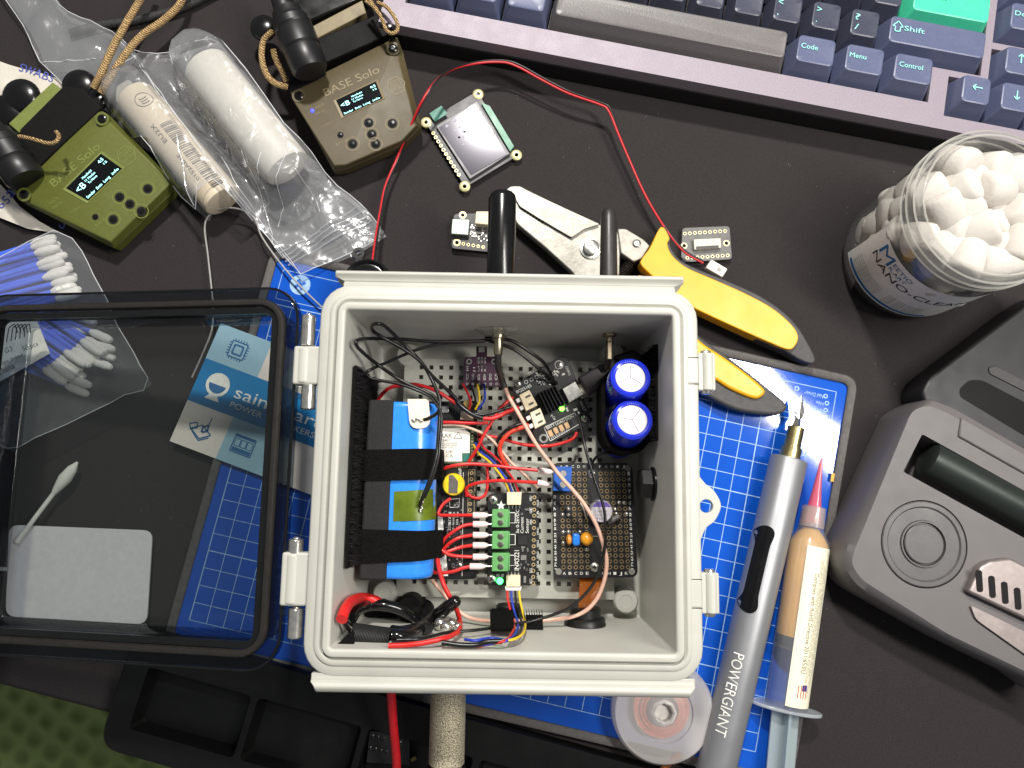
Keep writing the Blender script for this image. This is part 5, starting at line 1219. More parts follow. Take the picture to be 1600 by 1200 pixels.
for nm_, rgb, rows in (('flag_red', (175, 45, 50), (0, 2, 4, 6)), ('flag_blue', (40, 60, 130), ())):
    mb = MB()
    for k in rows:
        p0 = cst + q * sgn * (.22 - k * .07); vs = [W_(p0 + d * u + q * sgn * w_) + Vector((0, 0, .004)) for u, w_ in ((-.25, 0), (.35, 0), (.35, .035), (-.25, .035))]; mb.add(vs, [(0, 1, 2, 3)])
    if not rows:
        vs = [W_(cst + d * u + q * sgn * w_) + Vector((0, 0, .008)) for u, w_ in ((-.28, .0), (.0, .0), (.0, .26), (-.28, .26))]; mb.add(vs, [(0, 1, 2, 3)])
    mb.build('flag_mark', mat(nm_, rgb, .5, var=0), lb, smooth=0)

# ------------------------------------------------------------------ spool of copper braid
c = P(1037, 1113, 1.4)
t = thing('braid_spool', 'round milky plastic spool of copper desoldering braid poking out below the box', 'spool', (c.x, c.y, .4))
mb = MB(); mb.rev((c.x, c.y, 0), [(.56, .42), (2.3, .42), (2.45, .6), (2.45, 1.3), (2.32, 1.46), (1.4, 1.5), (1.36, 1.42), (1.0, 1.42), (.8, 1.52), (.56, 1.5), (.5, 1.3)], 64, caps=False); mb.build('spool_shell', film('milky_plastic', tint=(.94, .92, .92), haze=.36, hazecol=(.9, .86, .83), rough=.25, bs=40, bump=.1), t)
mb = MB(); random.seed(2)
for rr in (.85, 1.0, 1.15, 1.3): mb.tube([Vector((c.x + rr * math.cos(k * .131) , c.y + rr * math.sin(k * .131), .9 + .12 * math.sin(rr * 9) + .02 * (k % 2))) for k in range(49)], .085, 6)
mb.build('copper_braid', mat('copper', (232, 130, 100), .4, .5, var=.15, vs=900, bump=.5), t)
mb = MB(); mb.rev((c.x, c.y, 0), [(.62, .45), (.62, 1.5), (.5, 1.56), (.42, 1.5), (.40, 1.2), (.001, 1.2)], 8, caps=False); mb.build('hub', mat('white_hub', (205, 200, 195), .5), t)
mb = MB(); mb.tube(catmull(V3([(1062, 1176, .7), (1050, 1190, .6), (1038, 1200, .5), (1020, 1214, .4)]), 8), .13, 8, flat=.4); mb.build('braid_end', mat('copper_bright', (205, 120, 60), .4, .6, var=.5, vs=1800), t)

# ------------------------------------------------------------------ pliers (wire cutter) with yellow handles
PZ = 1.15
t = thing('pliers', 'steel cutting pliers with yellow and grey handles, half hidden behind the box', 'pliers', P(1000, 450, 0))
M_JAW = mat('brushed_zinc', (150, 147, 138), .42, .55, var=.1, vs=220, bump=.12, bs=700)
body = [(790, 296), (798, 290), (812, 290), (826, 297), (880, 324), (938, 351), (962, 357), (970, 370), (968, 430), (940, 470), (905, 440), (893, 424), (850, 385), (808, 350), (798, 330)]
mb = MB(); mb.prism(fillet(PP(body, PZ - .2), .15, 3), .35, PZ - .2); mb.build('lower_jaw', M_JAW, t, bevel=.06)
up = [(798, 296), (812, 291), (824, 298), (880, 324), (937, 350), (912, 358), (893, 371), (842, 341), (812, 322)]
mb = MB(); mb.prism(fillet(PP(up, PZ), .1, 3), PZ - .198, PZ); mb.build('upper_jaw', M_JAW, t, bevel=.04)
mb = MB()
for k in range(9): c = P(812 + k * 4.4, 322 + k * 2.9, PZ); mb.box((c.x, c.y, PZ - .16), (.05, .09, .08), .5)
mb.line(P(812, 321, PZ), P(893, 371, PZ), .035, PZ - .19); mb.build('jaw_teeth', M_HOLE, t, smooth=0)
c = P(923, 387, PZ); mb = MB(); mb.rev((c.x, c.y, 0), [(.55, PZ - .2), (.55, PZ - .1), (.42, PZ - .08), (.42, PZ + .1), (.36, PZ + .14), (.1, PZ + .14), (.08, PZ + .1), (.001, PZ + .1)], 32, caps=False); mb.build('pivot_bolt', M_STEEL, t)
hd = [(965, 357), (978, 357), (1006, 374), (1016, 384), (1003, 404), (990, 409), (970, 395)]
mb = MB(); mb.prism(fillet(PP(hd, PZ - .05), .1, 3), .4, PZ - .05); tg = mb.build('handle_tang', M_JAW, t, bevel=.05)
c = P(995, 380, PZ); mb = MB(); mb.rev((c.x, c.y, 0), [(.22, PZ - .05), (.22, PZ), (.16, PZ + .03), (.14, PZ - .02), (.001, PZ - .02)], 20, caps=False); mb.build('rivet', M_STEEL, t)
mb = MB(); s0, s1 = P(992, 402, .6), P(955, 452, .6); n_ = 150; ax = (s1 - s0); dn = ax.normalized(); q = Vector((-dn.y, dn.x, 0))
mb.tube([s0 + ax * (k / n_) + q * .28 * math.cos(k * .75) + Vector((0, 0, 1)) * .28 * math.sin(k * .75) for k in range(n_)], .05, 6); mb.build('spring', mat('dark_spring', (58, 52, 48), .35, .8), t)
def smoothpoly(px, z, n=5): return [(v.x, v.y) for v in catmull([(*p, 0) for p in PP(px, z)], n, closed=True)]
M_HG = mat('grey_soft_grip', (66, 64, 64), .6, var=.1, bump=.3, bs=2500); M_HY = mat('yellow_handle', (226, 166, 18), .38, var=.03, vs=100, bump=.08, bs=1500)
def zramp(mb, k):  # keep
    return mb
ug = [(1036, 356), (1047, 370), (1048, 385), (1062, 405), (1090, 420), (1130, 436), (1180, 458), (1218, 482), (1245, 508), (1262, 535), (1274, 560), (1268, 568), (1250, 562), (1226, 548), (1180, 528), (1120, 498), (1060, 466), (1030, 440)]
mb = MB(); mb.prism(smoothpoly(ug, 1.2), .25, 1.2); mb.build('grip', M_HG, t, bevel=.18, seg=3)
uy = [(1033, 354), (1046, 371), (1043, 381), (1050, 398), (1072, 417), (1110, 434), (1160, 456), (1205, 480), (1236, 506), (1247, 524), (1244, 538), (1232, 546), (1200, 534), (1150, 512), (1090, 484), (1055, 464), (1020, 432), (1002, 414), (1003, 404), (1016, 386)]
mb = MB(); mb.prism(smoothpoly(uy, 1.45), .5, 1.45); mb.build('yellow_shell', M_HY, t, bevel=.16, seg=3)
lg = [(1000, 430), (1040, 470), (1088, 520), (1125, 548), (1165, 578), (1200, 606), (1226, 628), (1230, 638), (1218, 647), (1190, 647), (1150, 640), (1112, 622), (1080, 600), (1040, 550), (990, 480)]
mb = MB(); mb.prism(smoothpoly(lg, 1.2), .45, 1.2); mb.build('grip', M_HG, t, bevel=.18, seg=3)
ly = [(1005, 430), (1050, 480), (1092, 530), (1126, 554), (1160, 578), (1186, 599), (1196, 611), (1190, 620), (1176, 622), (1142, 608), (1116, 592), (1085, 576), (1030, 510), (990, 450)]
mb = MB(); mb.prism(smoothpoly(ly, 1.42), .6, 1.42); mb.build('yellow_shell', M_HY, t, bevel=.14, seg=3)

# ------------------------------------------------------------------ small boards on the desk
M_PCBG = mat('grey_black_board', (62, 60, 62), .45, var=.12, vs=900)
ZD = .55
t = board('display_board', 'small square display board with a mirror-like screen and pale tabs at its corners', 'display board', [(664, 190), (746, 142), (806, 245), (727, 293)], ZD - .2, r=.3, m=M_PCBG)
for x, y in ((747, 147), (666, 191), (807, 242), (726, 291)): mb = MB(); c = P(x, y, ZD - .2); mb.rev((c.x, c.y, 0), [(.3, ZD - .36), (.3, ZD - .2), (.27, ZD - .18), (.12, ZD - .18), (.12, ZD - .36)], 22, caps=False); mb.build('corner_ring', mat('pale_gold', (190, 182, 135), .4, .4, var=.1), t)
mb = MB(); hb = MB(); pads(mb, hb, lerp2((677, 208), (717, 273), 11), ZD - .2, .05, .1); mb.build('header_pads', MATS['pale_gold'], t, smooth=0); hb.build('pad_holes', M_HOLE, t, smooth=0)
mb = MB(); quadbox(mb, [(681, 197), (745, 157), (797, 240), (734, 280)], ZD - .2, ZD); sc = mb.build('screen_frame', mat('screen_edge', (86, 84, 88), .4), t, bevel=.03)
mb = MB(); quadbox(mb, [(686, 199), (742, 163), (792, 241), (736, 273)], ZD + .001, ZD + .03); mb.build('screen_glass', mat('mirror_grey_glass', (74, 70, 82), .09, .25, var=0, spec=.9), sc)
mb = MB(); q = PP([(752, 160), (765, 165), (803, 228), (797, 236)], ZD); mb.prism(q, ZD - .19, ZD - .02); mb.build('green_flex', mat('sea_green_flex', (60, 130, 100), .4), t)
mb = MB(); quadbox(mb, [(671, 177), (690, 165), (699, 178), (679, 190)], ZD, ZD + .04); mb.build('pull_tab', mat('teal_tab', (24, 110, 90), .45), t)
mb = MB(); random.seed(31)
for k in range(17): c = P(random.gauss(722, 10), random.gauss(206, 12), ZD); mb.disc((c.x, c.y), random.uniform(.04, .1), ZD + .034, 12)
mb.build('dried_drops', mat('pale_drop', (150, 146, 160), .5, var=0), sc, smooth=0)
t = board('usb_board', 'tiny grey USB breakout board poking out left of the thick black antenna', 'circuit board', [(709, 334), (790, 332), (788, 396), (705, 388)], .4, r=.2, m=M_PCBG)
mb = MB(); quadbox(mb, [(706, 341), (735, 342), (732, 368), (704, 366)], .4, .72); mb.build('usb_socket', mat('grey_socket', (150, 158, 150), .35, .7), t, bevel=.06)
mb = MB(); quadbox(mb, [(744, 330), (765, 330), (764, 351), (742, 349)], .4, .95); mb.build('cream_connector', M_CREAM, t, bevel=.04)
mb = MB(); hb = MB(); pads(mb, hb, [(723, 336), (714, 379)], .4, .11, .2); pads(mb, hb, lerp2((724, 381), (755, 386), 5), .4, .05, .09); mb.build('plated_holes', M_GOLD, t, smooth=0); hb.build('pad_holes', M_HOLE, t, smooth=0)
mb = MB(); random.seed(6); chips(mb, [(random.uniform(735, 762), random.uniform(352, 378), random.uniform(.05, .12), .07, random.choice((0, 1.5))) for _ in range(34)], .4); mb.build('surface_components', M_TIN, t, smooth=0)
for ch in [(748, 362, .3, .3, 0), (756, 370, .2, .2, 0)]: mb = MB(); chips(mb, [ch], .41); mb.build('chip', M_CHIP, t)
t = board('flex_adapter_board', 'tiny grey adapter board with a flat flex socket under the plug of the red cable', 'circuit board', [(1066, 356), (1140, 353), (1144, 405), (1064, 410)], .35, r=.2, m=mat('grey_board', (98, 96, 94), .45, var=.1))
mb = MB(); quadbox(mb, [(1084, 374), (1126, 372), (1127, 387), (1085, 390)], .35, .6); fs_ = mb.build('flex_socket', mat('pale_socket', (205, 200, 185), .45), t, bevel=.02)
mb = MB(); quadbox(mb, [(1088, 385), (1123, 383), (1123, 387), (1088, 389)], .605, .63); mb.build('latch_bar', M_GREYCAP, fs_)
mb = MB(); hb = MB(); pads(mb, hb, lerp2((1070, 365), (1133, 361), 9), .35, .05, .1); pads(mb, hb, lerp2((1074, 403), (1137, 399), 9), .35, .05, .1); pads(mb, hb, [(1135, 380), (1069, 384)], .35, .1, .18); mb.build('plated_holes', mat('pale_gold2', (205, 198, 160), .4, .4), t, smooth=0); hb.build('pad_holes', M_HOLE, t, smooth=0)

# red and black twin cable over the desk
t = thing('twin_cable', 'red and black twin wire arching over the desk, ending in a small white plug', 'cable', P(800, 100, 0))
path = [(583, 408, 2.0), (588, 370, 1.5), (595, 330, 1.1), (603, 290, .9), (622, 245, .9), (643, 195, 1.6), (660, 158, 2.4), (680, 128, 2.4), (706, 108, 2.0), (745, 98, 1.6), (785, 96, 1.5), (810, 103, 1.5), (850, 125, 1.4), (890, 145, 1.3), (938, 162, 1.2), (952, 172, 1.2), (966, 205, 1.1), (985, 250, 1.0), (1010, 305, .95), (1040, 355, .9), (1070, 392, .95), (1100, 410, 1.0)]
n_ = len(path)
mb = MB(); seg(mb, [(x - 1.2, y + 1.2, z) for x, y, z in path], .062); mb.build('red_strand', M_REDDK, t)
mb = MB(); seg(mb, [(x + 1.8 - 3 * (i > 15), y - 1.5 + (3 if i > 15 else 0) * 0, z + .05 * math.sin(i) - .02) for i, (x, y, z) in enumerate(path)], .055); mb.build('black_strand', M_WBLACK, t)
mb = MB(); quadbox(mb, [(1112, 405), (1137, 420), (1129, 433), (1103, 418)], .75, 1.2); pl = mb.build('white_plug', M_WHITE, t, bevel=.05)
mb = MB(); quadbox(mb, [(1122, 417), (1128, 420), (1125, 425), (1119, 422)], 1.2, 1.21); mb.build('contact_slot', mat('plug_slot', (150, 148, 140), .5), pl, smooth=0)

# ------------------------------------------------------------------ handheld radios
def device(lab, cat, fr, px, cols):
    t = thing('handheld_radio', lab, cat, (fr.I @ P(*px['base'], 0)), fr)
    Mb, Ml = cols
    def poly(k, z=0): return PP(px[k], z, fr)
    mb = MB(); o = poly('out', -.5); i_ = poly('in', 0)
    mb.prism(o, -1.3, -.5); mb.prism(o, -.5001, 0, top=i_); mb.build('shell', Mb, t, bevel=.06)
    for p in px['screws']:
        mb = MB(); c = P(*p, 0, fr); mb.rev((c.x, c.y, 0), [(.36, -.2), (.36, .03), (.24, .03), (.24, -.04), (.001, -.04)], 20); mb.build('screw_seat', Mb, t)
    for p in px['screws']:
        c = P(*p, 0, fr); mb = MB(); mb.rev((c.x, c.y, 0), [(.23, -.05), (.23, .06), (.16, .1), (.09, .1), (.08, .04), (.001, .04)], 18, caps=False); mb.build('screw', M_GLOSSBLACK, t)
    sq = [P(*p, 0, fr) for p in px['screen']]; sc_ = sum(sq, Vector()) / 4
    mb = MB(); inn = [(p - sc_) * .9 + sc_ for p in sq]
    for k in range(4):
        A, B, A2, B2 = sq[k], sq[(k + 1) % 4], inn[k], inn[(k + 1) % 4]; zz = Vector((0, 0, .03)); z0_ = Vector((0, 0, .012))
        mb.add([A, B, B + zz, A + zz, A2 + z0_, B2 + z0_], [(0, 1, 2, 3), (3, 2, 5, 4)])
    mb.build('screen_bezel', Ml, t)
    mb = MB(); mb.prism([(p.x, p.y) for p in inn], -.1, .012); so = mb.build('screen', mat('oled_glass', (8, 10, 12), .12, var=0), t, smooth=0)
    # screen text: inn = lower-left, upper-left, upper-right, lower-right as read
    A, Dp, Cc, Bq = inn; ux = (Bq - A) if px.get('alt') else (Dp - A); 
    mb = MB(); z = .02
    def sp(u, v): return A + (Bq - A) * u + (Dp - A) * v
    def st(s_, u0, u1, v, h): mb.text(s_, sp(u0, v), sp(u1, v), z, h)
    H_ = (Dp - A).length
    st('Handheld', .36, .62, .78, .09 * H_); st('11 Nodes', .34, .62, .62, .09 * H_); st('To Name', .34, .58, .47, .09 * H_); st('4:5', .84, .97, .78, .13 * H_); st('12', .88, .97, .62, .08 * H_); st('Sender', .04, .27, .07, .11 * H_); st('8min', .32, .47, .07, .11 * H_); st('Long', .53, .7, .07, .11 * H_); st('info', .77, .95, .07, .11 * H_)
    mb.text('<B', sp(.05, .48), sp(.27, .48), z, .25 * H_)
    mb.build('screen_text', glow('oled_cyan', (165, 240, 240), 2.6), so, smooth=0)
    mb = MB(); mb.text('BASE Solo', P(*px['tx'][0], 0, fr), P(*px['tx'][1], 0, fr), .012, .42)
    for s_, pa, pb, h in px['small']: mb.text(s_, P(*pa, 0, fr), P(*pb, 0, fr), .012, h)
    mb.build('raised_lettering', Ml, t, smooth=0)
    mb = MB(); c = P(*px['badge'], 0, fr); du = (P(*px['tx'][1], 0, fr) - P(*px['tx'][0], 0, fr)).normalized(); dv = Vector((-du.y, du.x, 0))
    hx = [c + du * (.5 * math.cos(math.radians(a_))) + dv * (.5 * math.sin(math.radians(a_))) for a_ in range(0, 360, 60)]; mb.poly(hx, .035, .014, closed=True)
    for r in range(3): mb.poly([c + du * (-.32 + k * .08) + dv * (.28 - r * .11 + .04 * (-1) ** k) for k in range(9)], .025, .014)
    mb.text('DE3D', c + du * -.33 - dv * .22, c + du * .33 - dv * .22, .014, .17)
    mb.build('badge', Ml, t, smooth=0)
    # key pad
    mb = MB(); M2 = MB(); M3 = MB()
    for k, p in enumerate(px['btn']):
        c = P(*p, 0, fr); r = .3 if k < 5 else .2
        for q_, mm in ((r * 1.0, mb),): mm.disc((c.x, c.y), q_ * .82, .012, 24)
        if k < 5: M2.ring((c.x, c.y), r * 1.12, r * 1.25, .016, 28)
        M3.rev((c.x, c.y, 0), [(r * .5, .013), (r * .45, .05), (.001, .06)], 14, caps=False)
    mb.build('button_wells', M_HOLE, t, smooth=0); M2.build('button_outlines', Ml, t, smooth=0); M3.build('button_tops', M_GLOSSBLACK, t)
    return t
def mkframe(a, b, c):
    x = (b - a).normalized(); n = x.cross(c - a).normalized()
    if n.z < 0: n = -n
    y = n.cross(x); return Frame(Matrix(((x.x, y.x, n.x, a.x), (x.y, y.y, n.y, a.y), (x.z, y.z, n.z, a.z), (0, 0, 0, 1))))
GF = mkframe(P(17, 297, 1.9), P(153, 170, 2.1), P(270, 290, 1.5))
M_OLV = mat('olive_green_print', (90, 95, 36), .55, var=.05, vs=500, bump=.2, bs=2500); M_OLVL = mat('olive_lighter', (116, 126, 62), .5, var=.04)
def dev2():
    gpx = dict(base=(150, 290), out=[(17, 297), (153, 170), (168, 178), (278, 292), (178, 388), (42, 320)],
         screws=[(160, 186), (38, 304)], screen=[(98, 296), (159, 236), (196, 262), (137, 318)], tx=[(85, 293), (158, 231)],
         small=[('RECV', (79, 320), (93, 310), .13), ('DATA', (84, 327), (98, 317), .13), ('CHRG', (112, 334), (125, 325), .12), ('BACK', (151, 355), (166, 343), .13)],
         badge=(198, 243), btn=[(187, 308), (231, 295), (203, 319), (221, 330), (177, 343), (149, 339)])
    gpx['in'] = [(50, 306), (150, 206), (172, 192), (268, 284), (173, 378), (48, 318)]
    # screen order: lower-left, upper-left, upper-right, lower-right as the text reads
    gpx['screen'] = [(137, 318), (98, 296), (159, 236), (196, 262)]
    tpx = dict(base=(550, 180), out=[(452, 140), (620, 57), (630, 82), (658, 197), (630, 226), (540, 264), (520, 266)],
         screws=[(614, 76), (467, 150)], tx=[(509, 151), (594, 113)], small=[('BASE', (494, 170), (508, 164), .12), ('DATA', (494, 180), (508, 174), .12), ('CHRG', (503, 200), (521, 192), .12), ('BACK', (526, 228), (544, 220), .13)],
         badge=(619, 134), btn=[(576, 192), (613, 193), (581, 210), (587, 225), (551, 225), (532, 211)])
    tpx['in'] = [(458, 158), (612, 88), (624, 96), (650, 196), (628, 220), (540, 258), (522, 259)]
    tpx['screen'] = [(534, 185), (521, 157), (590, 124), (602, 154)]
    TF = mkframe(P(452, 140, 2.0), P(620, 57, 2.1), P(640, 215, 1.6))
    a = device('olive green handheld radio with a lit little screen at the left edge', 'handheld radio', GF, gpx, (M_OLV, M_OLVL))
    b = device('tan brown handheld radio with a lit little screen and a blue lamp', 'handheld radio', TF, tpx, (mat('coyote_tan', (78, 68, 44), .5, var=.05, vs=500, bump=.2, bs=2500), mat('coyote_lighter', (124, 110, 80), .5, var=.04)))
    return a, b, TF
ga, ta, TF = dev2()
mb = MB(); c = P(488, 173, 0, TF); mb.rev((c.x, c.y, 0), [(.09, .0), (.09, .02), (.05, .04), (.001, .05)], 14); mb.build('blue_lamp', glow('blue_led', (40, 50, 255), 6), ta)
def extras(t, fr, m, rail, bar, knob, cap, sphere, rng):
    mb = MB(); mb.prism(fillet(PP(bar, -.3, fr), .08, 2), -1.5, -.3); mb.build('black_clip', M_RUBBER, t, bevel=.08)
    mb = MB(); mb.prism(PP(rail, -.5, fr), -1.7, -.5); mb.build('side_rail', m, t, bevel=.04)
    for (c, R_, z, k) in sphere:
        p = P(*c, z, fr); mb = MB(); mb.ball((p.x, p.y, z), R_, .45, 24); mb.build('round_cap', M_GLOSSBLACK, t)
extras(ga, GF, M_OLVL, [(13, 193), (82, 128), (97, 142), (30, 208)], [(31, 202), (99, 134), (128, 137), (158, 168), (96, 226), (60, 262), (28, 236)], None, None,
       [((125, 136), .95, -1.2, 0), ((150, 158), .6, -1.0, 0), ((34, 152), 1.0, -1.4, 0), ((12, 176), 1.0, -1.5, 0)], None)
extras(ta, TF, MATS['coyote_lighter'], [(480, 45), (566, 0), (572, 20), (492, 62)], [(492, 62), (594, 20), (606, 55), (505, 100)], None, None,
       [((412, 44), .72, -1.0, 0)], None)
mb = MB(); q = PP([(445, 5), (470, -25), (560, -60), (580, -10), (480, 35)], -.9, TF); mb.prism(q, -1.8, -.9); mb.build('battery_door', M_GLOSSBLACK, ta, bevel=.1)
def knobby(t, a, b, R_, name='antenna_base'):
    d = (b - a).normalized(); Lk = (b - a).length; mb = MB(); pts = []; rs = []
    for u, r in ((0, .55), (.2, .62), (.22, .8), (.3, .86), (.34, .92), (.36, .98), (.44, 1.0), (.46, .95), (.48, 1.0), (.7, 1.0), (.72, .93), (.75, .98), (.95, .95), (1, .85)): pts.append(a + d * Lk * u); rs.append(r * R_)
    mb.tube(pts, rs, 32); mb.build(name, M_BLACK, t, smooth=30)
def lw_(fr, px, py, z): return fr.I @ P(px, py, z)
knobby(ga, lw_(GF, -22, 190, 2.6), lw_(GF, 42, 282, 2.2), 1.0)
knobby(ta, lw_(TF, 438, -8, 3.4), lw_(TF, 486, 112, 3.0), .98)
mb = MB(); mb.tube([lw_(TF, 432, -30, 3.6), lw_(TF, 446, 20, 3.5)], [.55, .55], 24); mb.build('antenna_whip', M_BLACK, ta)
mb = MB(); q = PP([(462, 108), (500, 92), (512, 120), (455, 146), (450, 130)], -.35, TF); mb.prism(q, -1.5, -.35); mb.build('black_clip', M_RUBBER, ta, bevel=.06)
cord = bpy.data.materials.new('tan_paracord'); cord.use_nodes = True
nt = cord.node_tree; b = nt.nodes['Principled BSDF']; b.inputs['Roughness'].default_value = .85
tc = nt.nodes.new('ShaderNodeTexCoord'); wv = nt.nodes.new('ShaderNodeTexWave'); wv.inputs['Scale'].default_value = 420; wv.inputs['Distortion'].default_value = 4; wv.inputs['Detail Scale'].default_value = 3; wv.bands_direction = 'DIAGONAL'
rr = nt.nodes.new('ShaderNodeValToRGB'); rr.color_ramp.elements[0].color = (*lin((96, 70, 38)), 1); rr.color_ramp.elements[1].color = (*lin((214, 180, 126)), 1)
bp = nt.nodes.new('ShaderNodeBump'); bp.inputs['Distance'].default_value = .0006
nt.links.new(tc.outputs['Object'], wv.inputs['Vector']); nt.links.new(wv.outputs['Fac'], rr.inputs['Fac']); nt.links.new(rr.outputs[0], b.inputs['Base Color']); nt.links.new(wv.outputs['Fac'], bp.inputs['Height']); nt.links.new(bp.outputs[0], b.inputs['Normal'])
def cordp(name, lab, paths, r, m, n=12):
    mb = MB()
    for p in paths: seg(mb, p, r, n)
    return mb.build(name, m, top=T(lab, 'cord'))
cordp('paracord', 'left of two tan braided cords rising from the green radio', [[(146, 138, 1.8), (158, 115, 2.0), (176, 75, 1.8), (198, 35, 1.6), (222, -5, 1.4), (235, -30, 1.3)]], .19, cord)
cordp('paracord', 'right of two tan braided cords rising from the green radio, bent to the right', [[(158, 145, 1.8), (172, 122, 2.0), (195, 86, 1.8), (222, 55, 1.5), (255, 32, 1.3), (282, 5, 1.2), (290, -25, 1.2)]], .19, cord)
cordp('paracord', 'short thin tan cord knotted beside the black knob of the green radio', [[(30, 213, 3.2), (50, 217, 3.4), (75, 224, 3.4), (88, 221, 3.5), (92, 212, 3.4), (88, 206, 3.2)]], .1, cord)
cordp('paracord', 'tan cord hanging in a loop left of the tan radio', [[(425, 50, 2.0), (412, 64, 2.2), (409, 90, 2.2), (416, 115, 2.0), (430, 130, 1.8), (450, 136, 1.6)], [(427, 78, 2.0), (432, 95, 1.9), (441, 112, 1.8), (448, 128, 1.6)]], .16, cord)
cordp('paracord', 'tan cord looped round the black peg at the upper right of the tan radio', [[(572, 2, 3.0), (585, 12, 3.2), (597, 30, 3.2), (603, 46, 3.1), (612, 52, 3.0), (621, 47, 2.9), (619, 32, 2.9), (605, 12, 2.8), (590, 4, 2.6)], [(578, 0, 2.9), (590, 18, 3.0), (600, 36, 3.0)]], .1, cord)
c = P(608, 43, 2.8); mb = MB(); mb.rev((c.x, c.y, 0), [(.18, 1.5), (.18, 2.9), (.14, 3.0), (.001, 3.02)], 16); mb.build('peg', M_GLOSSBLACK, top=T('small black round peg held by the tan cord loop', 'peg'))
cordp('braided_cable', 'black braided cable crossing the top left corner', [[(110, 52, .3), (150, 41, .3), (200, 34, .3), (245, 24, .3), (290, 10, .3), (340, -15, .3)]], .22, mat('black_braid', (46, 45, 46), .6, var=.6, vs=1500, bump=.8, bs=2500))

# ------------------------------------------------------------------ plastic bag with two white tubes
T1 = (P(212, 152, 1.0), P(352, 318, .9), 1.05); T2 = (P(322, 105, 1.25), P(452, 268, 1.1), 1.28)
M_TUBE = mat('off_white_tube', (214, 208, 196), .5, var=.03, bump=.1, bs=200); M_TUBE2 = mat('beige_tube', (206, 192, 168), .5, var=.03)
def tubething(lab, Tt, m, lid):
    a, b, r = Tt; d = (b - a).normalized(); a = Vector((a.x, a.y, r + .1)); b = Vector((b.x, b.y, r + .1)); t = thing('white_tube', lab, 'tube', ((a.x + b.x) / 2, (a.y + b.y) / 2, .05))
    mb = MB(); mb.tube([a, a + d * .06, a + d * .2, b - d * .2, b - d * .05, b], [r * .8, r * .93, r, r, r * .95, r * .85], 40); mb.build('tube_body', m, t); return t, a, b, r, d
t, a, b, r, d = tubething('beige-white tube with a printed barcode, left one inside the clear bag', T1, M_TUBE2, 0)
q = Vector((-d.y, d.x, 0))
def tw(v): s_ = max(-r, min(r, (v - a).dot(q))); return Vector((v.x, v.y, r + .1 + math.sqrt(max(0, (r + .025) ** 2 - s_ * s_))))
mb = MB(); random.seed(8); L_ = (b - a).length; u = .38
while u < .95:
    w_ = random.choice((.03, .05, .08)); 
    p0 = a + d * (L_ * u); mb.add([tw(p0 + d * (w_ * e_) + q * (.08 + .62 * k_ / 6)) for k_ in range(7) for e_ in (0, 1)], [(2 * k_, 2 * k_ + 1, 2 * k_ + 3, 2 * k_ + 2) for k_ in range(6)]); u += (w_ + random.choice((.04, .06, .1))) / L_
p0 = a + d * L_ * .16 + q * .3
ringp = [tw(p0 + d * (.42 * math.cos(k * .2618)) + q * (.42 * math.sin(k * .2618))) for k in range(25)]; mb.tube(ringp, .015, 4)
for k in range(3): mb.tube([tw(p0 + d * (-.15 + .15 * k + .1 * math.cos(x)) + q * (.2 * math.sin(x))) for x in (-1.3, -.7, 0, .7, 1.3)], .02, 4)
mb.text('EU2X', a + d * L_ * .5 - q * .12, a + d * L_ * .34 - q * .12, 0, .22, tw) ; mb.text('0152AB1E', a + d * L_ * .85 - q * .1, a + d * L_ * .62 - q * .1, 0, .18, tw)
mb.build('barcode_print', mat('brown_grey_print', (90, 82, 76), .6, var=0), t, smooth=0)
mb = MB(); mb.prism(fillet(PP([(180, 135), (200, 122), (222, 148), (214, 182), (180, 160)], 1.6), .2), 1.2, 1.6); mb.build('grey_end', mat('grey_end_cap', (150, 148, 138), .4), t, bevel=.15)
tubething('plain white tube, right one inside the clear bag', T2, M_TUBE, 0)
def bagz(x, y):
    z = .35 + .22 * noise.noise(Vector((x * .9, y * .9, 2)))
    for a, b, r in (T1, T2):
        dd = segdist(x, y, a, b); z = max(z, (2 * r + .3) * sm(1 - (dd - r * .85) / 1.1))
    fold = abs(noise.noise(Vector((x * .55 + y * .35, y * .4 - x * .2, 5)))) ; n2_ = abs(noise.noise(Vector((x * 1.7, y * 1.7, 9))))
    return z + .16 + (.45 - fold) * .5 * (1 - .6 * (z > 1)) + (.3 - n2_) * .22 * (1 - .7 * (z > 1))
M_BAG = film('clear_bag_film', tint=(.93, .94, .95), haze=.14, hazecol=(.7, .71, .73), rough=.24, bs=45, bump=.6, gloss=2.0, dist=.003)
bt = thing('plastic_bag', 'clear crinkled zip bag holding two white tubes, top left of the desk', 'plastic bag', P(300, 200, 0))
OUT = [(-20, -40), (12, 5), (32, 35), (48, 65), (58, 92), (85, 118), (112, 145), (150, 175), (182, 205), (225, 228), (255, 240), (263, 265), (280, 305), (318, 338), (330, 318), (352, 300), (375, 318), (395, 345), (425, 378), (448, 405), (470, 428), (520, 405), (560, 388), (600, 362), (572, 325), (545, 302), (515, 280), (490, 245), (462, 222), (430, 175), (395, 125), (360, 85), (335, 52), (290, 66), (262, 78), (212, 82), (182, 52), (140, 30), (95, 12), (60, -40)]
random.seed(14); mb = MB(); edge = sheet(mb, OUT, bagz, .33, .8); mb.build('bag_film', M_BAG, bt, smooth=180)
mb = MB(); sheet(mb, OUT, lambda x, y: .06, .9, .8); mb.build('bag_underside', M_BAG, bt)
mb = MB(); mb.tube([p + Vector((0, 0, .01)) for p in edge[::2]] + [edge[0]], .025, 5); 
